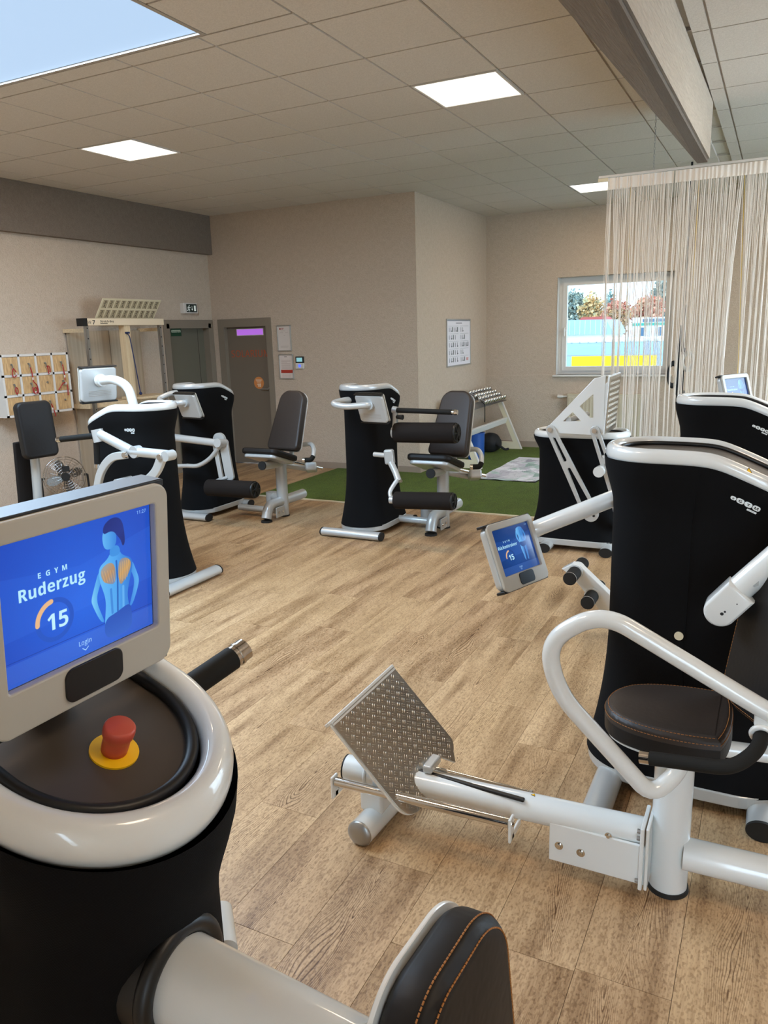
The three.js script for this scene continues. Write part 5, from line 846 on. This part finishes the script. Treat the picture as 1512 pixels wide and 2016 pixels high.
// ---------------------------------------------------------------- turf corner: dumbbells, bin, bag, mat
{
  const t = thing('dumbbell_rack', 'cream dumbbell rack with slanted side panels along the pale wall', 'rack', [-3.62, 0.009, -10.2]);
  const yb = 0.009; for (const z of [-9.30, -11.06]) {
    const s = poly([[-3.32, yb], [-3.40, yb], [-3.90, yb], [-3.90, yb + 0.11], [-3.455, yb + 0.11], [-3.70, 0.70], [-3.79, 0.845], [-3.665, 0.80]]); const g = extrude(s, 0.045, 0.004, 2); g.translate(0, 0, z); part(t, 'side_panel', g, M.cream);
    part(t, 'panel_edge', (() => { const q = extrude(poly([[-3.318, yb], [-3.33, yb], [-3.675, 0.79], [-3.663, 0.80]]), 0.05, 0.001, 1); q.translate(0, 0, z); return q; })(), M.upvc);
  }
  for (const [x, y] of [[-3.62, 0.755], [-3.76, 0.835]]) part(t, 'tray', [(() => { const g = rbox(0, 0, 0, 0.12, 0.015, 1.78, 0.004); g.rotateZ(-0.45); g.translate(x, y, -10.18); return g; })()], M.steel);
  part(t, 'cross_bar', (() => { const g = rbox(0, 0, 0, 0.035, 0.085, 1.72, 0.006); g.rotateZ(-0.3); g.translate(-3.565, 0.44, -10.18); return g; })(), M.white);
  // chrome dumbbells: one built, the rest copies
  let proto = null; const rows = [[-3.745, 0.890, 'upper'], [-3.60, 0.812, 'lower']], nth = ['nearest', 'second', 'third', 'fourth', 'fifth', 'sixth', 'seventh', 'last'];
  rows.forEach(([x, y, row]) => { for (let i = 0; i < 8; i++) {
    const z = -10.12 - i * 0.118, label = `chrome dumbbell, ${nth[i]} in the ${row} row of the cream rack`;
    if (!proto) { proto = thing('dumbbell', label, 'dumbbell', [0, 0, 0], 'chrome dumbbells on the rack'); part(proto, 'handle', cyl([-0.035, 0, 0], [0.035, 0, 0], 0.012, 0.013, 14), M.steel); for (const s of [-1, 1]) { const pr = [[0, 0], [0.026, 0], [0.038, 0.010], [0.040, 0.026], [0.033, 0.040], [0.014, 0.047], [0, 0.048]].map((p) => new THREE.Vector2(...p)), g = new THREE.LatheGeometry(pr, 20); g.rotateZ(-s * Math.PI / 2); g.translate(s * 0.026, 0, 0); part(proto, 'head', g, M.chrome); } proto.position.set(x, y, z); proto.rotation.z = -0.45; continue; }
    const c = proto.clone(); c.name = numbered('dumbbell'); c.position.set(x, y, z); c.userData = { ...proto.userData, label }; scene.add(c);
  } });
  const st = thing('hanging_strap', 'thin black strap hanging from the front of the dumbbell rack', 'strap', [-3.55, 0.5, -10.05]); part(st, 'strap_line', pipe([[-3.60, 0.80, -10.06], [-3.545, 0.77, -10.05], [-3.545, 0.60, -10.05], [-3.55, 0.52, -10.06]], 0.007, 0.03, 20, 8), M.bag);
}
{
  const b = single('blue_bin', 'blue cylindrical bin standing on the turf in front of the rack', 'bin', (() => { const pr = [[0, 0], [0.105, 0], [0.11, 0.01], [0.115, 0.365], [0.121, 0.37], [0.121, 0.38], [0.109, 0.38], [0.104, 0.02], [0, 0.015]].map((p) => new THREE.Vector2(...p)); const g = new THREE.LatheGeometry(pr, 40); g.translate(-3.66, 0.009, -10.02); return g; })(), M.blue);
  const g = new THREE.SphereGeometry(1, 36, 24), p = g.attributes.position; for (let i = 0; i < p.count; i++) { const x = p.getX(i), y = p.getY(i), z = p.getZ(i), n = 1 + 0.16 * (vnoise(x * 3 + 20, y * 3 + z * 2 + 30) - 0.5); p.setXYZ(i, x * 0.17 * n, Math.max(y, -0.78) * 0.15 * n, z * 0.19 * n); } g.computeVertexNormals(); g.translate(-3.70, 0.009 + 0.128, -10.72);
  const t = thing('gym_bag', 'crumpled black bag on the turf under the dumbbell rack', 'bag', [-3.70, 0.009, -10.72]); part(t, 'bag_body', g, M.bag); part(t, 'bag_strap', pipe([[-3.58, 0.14, -10.62], [-3.50, 0.11, -10.60], [-3.44, 0.06, -10.62], [-3.40, 0.07, -10.66]], 0.018, 0.05, 20, 8), M.bag);
}
{
  const tx = paint(512, 1024, (g, w, h) => {
    g.fillStyle = '#cfcfd4'; g.fillRect(0, 0, w, h); seed = 41;
    for (let i = 0; i < 60; i++) { const x = rnd() * w, y = rnd() * h, r = 20 + rnd() * 70; g.fillStyle = ['rgba(150,185,170,.45)', 'rgba(235,235,240,.7)', 'rgba(170,165,180,.4)', 'rgba(120,170,150,.35)'][i % 4]; g.beginPath(); g.ellipse(x, y, r * 1.4, r * 0.5, rnd() * 3, 0, 7); g.fill(); }
    for (let i = 0; i < 9; i++) { const x = rnd() * w, y = rnd() * h; g.fillStyle = ['#9b9aa4', '#b7b5bf', '#8ea79d'][i % 3]; g.beginPath(); g.moveTo(x, y); g.lineTo(x + 110 + rnd() * 60, y + 20 + rnd() * 30); g.lineTo(x + 20 + rnd() * 30, y + 120 + rnd() * 60); g.fill(); }
    g.strokeStyle = 'rgba(70,80,90,.5)'; g.lineWidth = 3; for (let i = 0; i < 240; i++) { const x = rnd() * w, y = rnd() * h, a = rnd() * 7; g.beginPath(); g.moveTo(x, y); g.quadraticCurveTo(x + 12 * Math.cos(a), y + 12 * Math.sin(a), x + 22 * Math.cos(a + 0.6), y + 22 * Math.sin(a + 0.6)); g.stroke(); }
    g.fillStyle = '#55606a'; g.font = 'bold 46px sans-serif'; g.save(); g.translate(250, 640); g.rotate(0.25); g.fillText('yoga', 0, 0); g.restore();
  });
  const N = 24, g = new THREE.PlaneGeometry(0.72, 1.72, N, N * 2); g.rotateX(-Math.PI / 2); const p = g.attributes.position; for (let i = 0; i < p.count; i++) { const x = p.getX(i), z = p.getZ(i); p.setY(i, 0.004 * Math.sin(z * 9 + x * 3) * Math.abs(x / 0.36) + (z > 0.78 ? 0.006 * Math.sin(x * 14) ** 2 : 0) + 0.004); } g.computeVertexNormals(); g.translate(-2.775, 0.0135, -9.45);
  const t = thing('yoga_mat', 'marbled pale grey and green mat lying on the turf', 'mat', [-2.775, 0.009, -9.45]);
  part(t, 'mat_top', g, print(tx, 0.8)); part(t, 'mat_base', box(-3.137, -2.413, 0.0095, 0.0125, -10.312, -8.588), M.bag);
}

// ---------------------------------------------------------------- far window and the world outside
{
  const w = thing('window_1', 'white framed window in the far wall with a view of autumn trees', 'window'); w.userData.kind = 'structure';
  const z = ZF - 0.17, x0 = -2.9, x1 = -1.33, y0 = 1.085, y1 = 2.45, ring = (a, b, c, d, k, za, zb) => [box(a, b, c, c + k, za, zb), box(a, b, d - k, d, za, zb), box(a, a + k, c + k, d - k, za, zb), box(b - k, b, c + k, d - k, za, zb)];
  part(w, 'window_frame', ring(x0, x1, y0, y1, 0.055, z - 0.03, z + 0.03), M.upvc);
  part(w, 'window_sash', ring(x0 + 0.05, x1 - 0.05, y0 + 0.05, y1 - 0.05, 0.062, z - 0.015, z + 0.05), M.upvc);
  part(w, 'pane', (() => { const g = new THREE.PlaneGeometry(x1 - x0 - 0.22, y1 - y0 - 0.22); g.translate((x0 + x1) / 2, (y0 + y1) / 2, z + 0.01); return g; })(), M.dimmingGlass);
  part(w, 'window_handle', [rbox(x0 + 0.083, 1.73, z + 0.057, 0.026, 0.06, 0.014, 0.004), rbox(x0 + 0.083, 1.685, z + 0.075, 0.018, 0.12, 0.016, 0.006)], M.upvc);
  part(w, 'window_sill', [rbox((x0 + x1) / 2, 1.0725, ZF - 0.03, x1 - x0 + 0.07, 0.025, 0.21, 0.005)], M.upvc);
  part(w, 'reveal', [box(x0 - 0.004, x0 + 0.002, y0, y1, z + 0.03, ZF), box(x1 - 0.002, x1 + 0.004, y0, y1, z + 0.03, ZF)], M.upvc);
}
{
  const r = thing('radiator', 'cream panel radiator below the far window', 'radiator', [-2.18, 0.12, ZF + 0.1]);
  part(r, 'radiator_panel', [rbox(-2.18, 0.46, ZF + 0.125, 1.03, 0.68, 0.03, 0.008)], M.radiator);
  for (let i = 0; i < 20; i++) part(r, 'radiator_rib', rbox(-2.665 + i * 0.051, 0.46, ZF + 0.142, 0.022, 0.62, 0.012, 0.005, 2), M.radiator);
  part(r, 'radiator_grille', rbox(-2.18, 0.81, ZF + 0.095, 1.03, 0.02, 0.09, 0.004), M.radiator);
  part(r, 'radiator_bracket', [box(-2.55, -2.50, 0.2, 0.75, ZF + 0.032, ZF + 0.11), box(-1.86, -1.81, 0.2, 0.75, ZF + 0.032, ZF + 0.11)], M.radiator);
  part(r, 'valve', [cyl([-2.70, 0.78, ZF + 0.10], [-2.76, 0.78, ZF + 0.10], 0.014, 0.014, 14), cyl([-2.76, 0.78, ZF + 0.10], [-2.84, 0.78, ZF + 0.10], 0.023, 0.026, 18)], M.upvc);
}
const GY = -0.35;
struct('ground', [box(-120, 90, GY - 0.3, GY, -170, ZF - 0.3), box(XR + 0.3, 60, GY - 0.3, GY, ZF - 0.3, 60), box(-20, XR + 0.3, GY - 0.3, GY, ZR + 0.3, 60)], M.paving);
{
  const f = thing('boundary_wall', 'long blue grey wall with rounded white coping seen through the window', 'wall', [-5.5, GY, -30]);
  part(f, 'wall_body', [box(-22, 6, GY, 1.16, -30.2, -30)], M.metalBlue); part(f, 'wall_seam', box(-22, 6, 0.70, 0.715, -30, -29.99), M.rail);
  const g = new THREE.CapsuleGeometry(0.11, 0.16, 6, 14); g.rotateZ(Math.PI / 2); for (let i = 0; i < 40; i++) { const q = g.clone(); q.scale(1, 0.95, 1.2); q.translate(-11.6 + i * 0.31, 1.245, -30.1); part(f, 'coping_block', q, M.copingWhite); }
}
{
  const b = thing('yellow_banner', 'bright yellow sign board with small arched letters outside the window', 'banner', [-4.05, GY, -22]);
  const t = paint(1024, 256, (g, w, h) => { g.fillStyle = '#ffd400'; g.fillRect(0, 0, w, h); g.fillStyle = 'rgba(190,140,0,.8)'; g.fillRect(168, 0, 5, h); g.fillRect(640, 0, 4, h); g.strokeStyle = '#5a4a18'; g.lineWidth = 14; g.beginPath(); g.arc(640, 330, 150, Math.PI * 1.2, Math.PI * 1.8); g.stroke(); g.fillStyle = '#fff1c0'; g.beginPath(); g.arc(640, 345, 136, 0, 7); g.fill(); g.fillStyle = '#4a3c10'; g.font = 'bold 52px sans-serif'; g.textAlign = 'center'; [['O', -0.56], ['P', -0.19], ['E', 0.18], ['N', 0.54]].forEach(([c, a]) => { g.save(); g.translate(640, 330); g.rotate(a); g.fillText(c, 0, -172); g.restore(); }); });
  part(b, 'sign_board', box(-5.2, -2.93, 0.40, 0.965, -22.03, -22), M.yellow); const s = sheet(2.25, 0.56); s.translate(-4.065, 0.682, -21.996); part(b, 'sign_print', s, print(t, 0.5)); for (const x of [-4.9, -3.2]) part(b, 'sign_post', box(x - 0.03, x + 0.03, GY, 0.9, -22.08, -22.03), M.zinc);
}
{
  const b = thing('roofed_hall', 'low hall with a pale blue grey pitched roof behind the boundary wall', 'building', [-15, GY, -72]);
  part(b, 'hall_wall', box(-17.6, -13.2, GY, 1.2, -76, -70), M.copingWhite); const r = extrude(poly([[-17.9, 1.1], [-12.9, 1.1], [-13.6, 2.35], [-17.2, 2.4]]), 6.4, 0); r.translate(0, 0, -73); part(b, 'hall_roof', r, M.metalBlue);
  for (let i = 0; i < 9; i++) part(b, 'roof_seam', box(-17.2 + i * 0.45, -17.17 + i * 0.45, 1.12, 2.33, -69.82, -69.78), M.copingWhite);
}
{
  const b = thing('white_building', 'white flat building with a green stripe and dark windows', 'building', [-11, GY, -82]);
  part(b, 'building_wall', box(-13.1, -5.5, GY, 2.5, -86, -80), M.copingWhite); part(b, 'green_stripe', box(-13.12, -5.5, 1.72, 1.98, -80.03, -79.99), M.stripe);
  for (const x of [-12.35, -10.6, -8.8]) part(b, 'window', box(x, x + 0.42, 0.75, 1.55, -80.04, -79.98), M.darkGlass); for (let i = 0; i < 5; i++) part(b, 'window', box(-12.1 + i * 0.62, -11.6 + i * 0.62, 2.05, 2.36, -80.04, -79.98), M.darkGlass);
  const h = thing('red_house', 'small red roofed house between the autumn trees', 'building', [-21.9, GY, -100]); part(h, 'house_wall', box(-22.6, -18.8, GY, 2.2, -102, -98), M.copingWhite); part(h, 'house_roof', (() => { const r = extrude(poly([[-22.8, 2.1], [-18.6, 2.1], [-19.4, 2.95], [-22.0, 2.95]]), 4.4, 0); r.translate(0, 0, -100); return r; })(), M.redRoof);
}
function tree(label, x, z, h, rx, cols, n, crown = 0.55) {  // trunk, limbs and a crown of separate leaf clusters
  const t = thing('tree', label, 'tree', [x, GY, z]), base = GY + h * (1 - crown * 1.35), cy = GY + h * (1 - crown * 0.55), ry = h * crown * 0.62;
  const limbs = [cyl([x, GY, z], [x, cy, z], 0.16, 0.07, 8)]; for (let i = 0; i < 9; i++) { const a = rr(0, 6.28), k = rr(0.5, 0.95); limbs.push(cyl([x, lerp(base, cy, rnd()), z], [x + Math.cos(a) * rx * k, cy + ry * rr(-0.5, 0.8), z + Math.sin(a) * rx * k], 0.06, 0.015, 6)); }
  part(t, 'trunk', limbs, M.bark);
  const pos = [], col = [], nor = [], C = cols.map((c) => new THREE.Color(c)); for (let i = 0; i < n; i++) {
    const a = rr(0, 6.28), u = rr(-1, 1), s = Math.sqrt(1 - u * u), k = Math.pow(rnd(), 0.38), lump = 1 + 0.25 * Math.sin(a * 3 + u * 4), p = V(x + Math.cos(a) * s * rx * k * lump, cy + u * ry * k * lump, z + Math.sin(a) * s * rx * k * lump), d = rr(0.10, 0.24), A = V(rr(-1, 1), rr(-1, 1), rr(-1, 1)).normalize(), B = V(rr(-1, 1), rr(-1, 1), rr(-1, 1)).cross(A).normalize(), N = A.clone().cross(B), c = C[Math.floor(rnd() * C.length)];
    for (const [e, f] of [[-1, -1], [1, -1], [1, 1], [-1, -1], [1, 1], [-1, 1]]) { const q = p.clone().addScaledVector(A, e * d).addScaledVector(B, f * d * 0.7); pos.push(q.x - x, q.y - GY, q.z - z); nor.push(N.x, N.y, N.z); col.push(c.r, c.g, c.b); }
  }
  const g = new THREE.BufferGeometry(); g.setAttribute('position', new THREE.Float32BufferAttribute(pos, 3)); g.setAttribute('normal', new THREE.Float32BufferAttribute(nor, 3)); g.setAttribute('color', new THREE.Float32BufferAttribute(col, 3));
  const m = shade(new THREE.Mesh(g, M.leaf)); m.name = numbered('foliage'); m.userData.kind = 'stuff'; t.add(m);
}
seed = 1234;
tree('grey green tree at the left edge of the window view', -26.3, -112, 6.8, 1.9, ['#8d9a92', '#a4aea2', '#7b8a80', '#b8b59c'], 1500);
tree('golden yellow autumn tree left of the middle of the window view', -23.7, -111, 6.1, 1.6, ['#d8b078', '#e2c290', '#c9a066', '#bcb48a'], 1500);
tree('narrow dark conifer between the yellow and the red tree', -21.6, -113, 6.3, 0.8, ['#8aa39a', '#98b0a8', '#a5b8b0'], 900, 0.7);
tree('red autumn tree in the middle of the window view', -20.0, -109, 5.2, 1.6, ['#cf7f66', '#dc9478', '#bd7865', '#cba07c'], 1500);
tree('wide red orange tree above the white building', -15.7, -108, 5.5, 2.1, ['#d67f66', '#e3987a', '#c38670', '#ceac82'], 1800);
tree('tall grey green tree at the right edge of the window view', -14.3, -114, 8.0, 2.2, ['#7c8a84', '#93a096', '#6b7a74', '#a3a48f'], 1700);
tree('low yellow green bush tree in front of the hall roof', -17.6, -66, 2.6, 0.8, ['#b9b06a', '#a3a878', '#8e9a84'], 700, 0.6);
tree('brown orange thicket right of the hall roof', -19.0, -104, 4.0, 1.6, ['#b58a5a', '#c39a6a', '#a8795a', '#9c8f70'], 1100, 0.6);

// ---------------------------------------------------------------- string curtain
function curtain(label, x0, x1, z, top, count, clumps) {
  const t = thing('string_curtain', label, 'curtain', [(x0 + x1) / 2, 0.02, z]);
  { const pos = [], idx = [], n = 160, m = 5, uv = []; for (let s = 0; s < 2; s++) for (let i = 0; i <= n; i++) for (let j = 0; j <= m; j++) { const u = i / n, x = x0 + (x1 - x0) * u, f = 0.006 * Math.sin(u * (x1 - x0) * 190 + Math.sin(u * 37) * 2) * (0.5 + 0.5 * vnoise(u * 30 + x0 * 9, 3)); pos.push(x, top - 0.088 * j / m, z + f + (s ? -0.004 : 0.004)); uv.push(u, j / m); }
    for (let s = 0; s < 2; s++) for (let i = 0; i < n; i++) for (let j = 0; j < m; j++) { const a = s * (n + 1) * (m + 1) + i * (m + 1) + j, b = a + m + 1; idx.push(...(s ? [a, b, a + 1, b, b + 1, a + 1] : [a, a + 1, b, b, a + 1, b + 1])); }
    const g = new THREE.BufferGeometry(); g.setAttribute('position', new THREE.Float32BufferAttribute(pos, 3)); g.setAttribute('uv', new THREE.Float32BufferAttribute(uv, 2)); g.setIndex(idx); g.computeVertexNormals(); part(t, 'curtain_header', g, M.strand); }
  const cl = []; for (let i = 0; i < clumps; i++) cl.push(rr(x0, x1)); cl.sort((a, b) => a - b);
  const strands = [], yellow = [];
  for (let i = 0; i < count; i++) {
    const x = x0 + (x1 - x0) * (i + rr(0.1, 0.9)) / count; let c = cl[0]; for (const k of cl) if (Math.abs(k - x) < Math.abs(c - x)) c = k;
    const pull = rr(0.6, 1.0), a = rr(-0.012, 0.012), pts = []; for (let k = 0; k <= 6; k++) { const v = k / 6, xx = x + (c - x) * pull * Math.min(1, v * 2.2) ** 0.8 + a * Math.sin(v * 5 + i); pts.push(V(xx, top - 0.08 - (top - 0.11) * v, z + rr(-0.004, 0.004) + 0.02 * Math.sin(i * 1.7) * v)); }
    (i % 71 === 37 ? yellow : strands).push(new THREE.TubeGeometry(new THREE.CatmullRomCurve3(pts), 8, rr(0.0013, 0.0023), 4));
  }
  part(t, 'strands', strands, M.strand).userData.kind = 'stuff'; if (yellow.length) part(t, 'yellow_strands', yellow, M.yarn).userData.kind = 'stuff';
}
seed = 77;
curtain('narrow open panel of cream string curtain in front of the window', -1.352, -0.845, -6.82, 2.922, 105, 24);
curtain('wide dense panel of cream string curtain under the beam', -0.835, 0.62, -6.82, 2.922, 310, 72);
{
  const r = thing('curtain_rail', 'slim white rail that carries the string curtain below the beam', 'curtain rail', [-0.4, 2.925, -6.79]);
  part(r, 'rail_bar', box(-1.425, 0.7, 2.926, 2.943, -6.83, -6.806), M.upvc); const ch = []; for (let i = 0; i < 17; i++) { const g = new THREE.TorusGeometry(0.010, 0.0022, 6, 14); g.scale(0.6, 1.25, 1); if (i & 1) g.rotateY(Math.PI / 2); g.translate(-1.0, 2.955 + i * 0.0245, -6.818); ch.push(g); } part(r, 'chain', ch, M.zinc).userData.kind = 'stuff';
  part(r, 'rail_tab', box(-1.43, -1.35, 2.90, 2.926, -6.82, -6.816), M.cream);
}
{ // training straps hanging behind the curtain
  const s = thing('training_straps', 'black training straps with thick handles hanging behind the string curtain', 'straps', [-0.93, 0.85, -9.0]);
  part(s, 'webbing', [box(-0.955, -0.935, 1.5, CEIL, -9.01, -8.995), box(-0.94, -0.915, 1.45, 1.95, -9.005, -8.985), box(-0.985, -0.96, 1.0, 1.55, -9.01, -8.99), box(-0.93, -0.905, 0.95, 1.5, -9.01, -8.99)], M.bag);
  part(s, 'strap_handle', [(() => { const g = new THREE.TorusGeometry(0.075, 0.022, 10, 28); g.scale(0.7, 1.2, 1); g.translate(-0.875, 1.36, -8.98); return g; })()], M.rail); part(s, 'strap_handle', [(() => { const g = new THREE.TorusGeometry(0.08, 0.02, 10, 28); g.scale(0.6, 1.5, 1); g.translate(-1.02, 1.22, -8.98); return g; })()], M.bag); part(s, 'strap_buckle', rbox(-0.945, 1.60, -8.99, 0.06, 0.28, 0.03, 0.01), M.bag); part(s, 'foot_cradle', rbox(-0.93, 0.98, -8.99, 0.09, 0.14, 0.04, 0.015), M.bag);
}
{ const c = single('ceiling_cable', 'thin dark cable end hanging at the left edge of the beam', 'cable', pipe([[-0.86, CEIL - 0.01, -5.1], [-0.86, 2.99, -5.1], [-0.845, 2.96, -5.25], [-0.80, 2.95, -5.5]], 0.004, 0.03, 24, 8), M.bag); }
renderer.render(scene, camera);
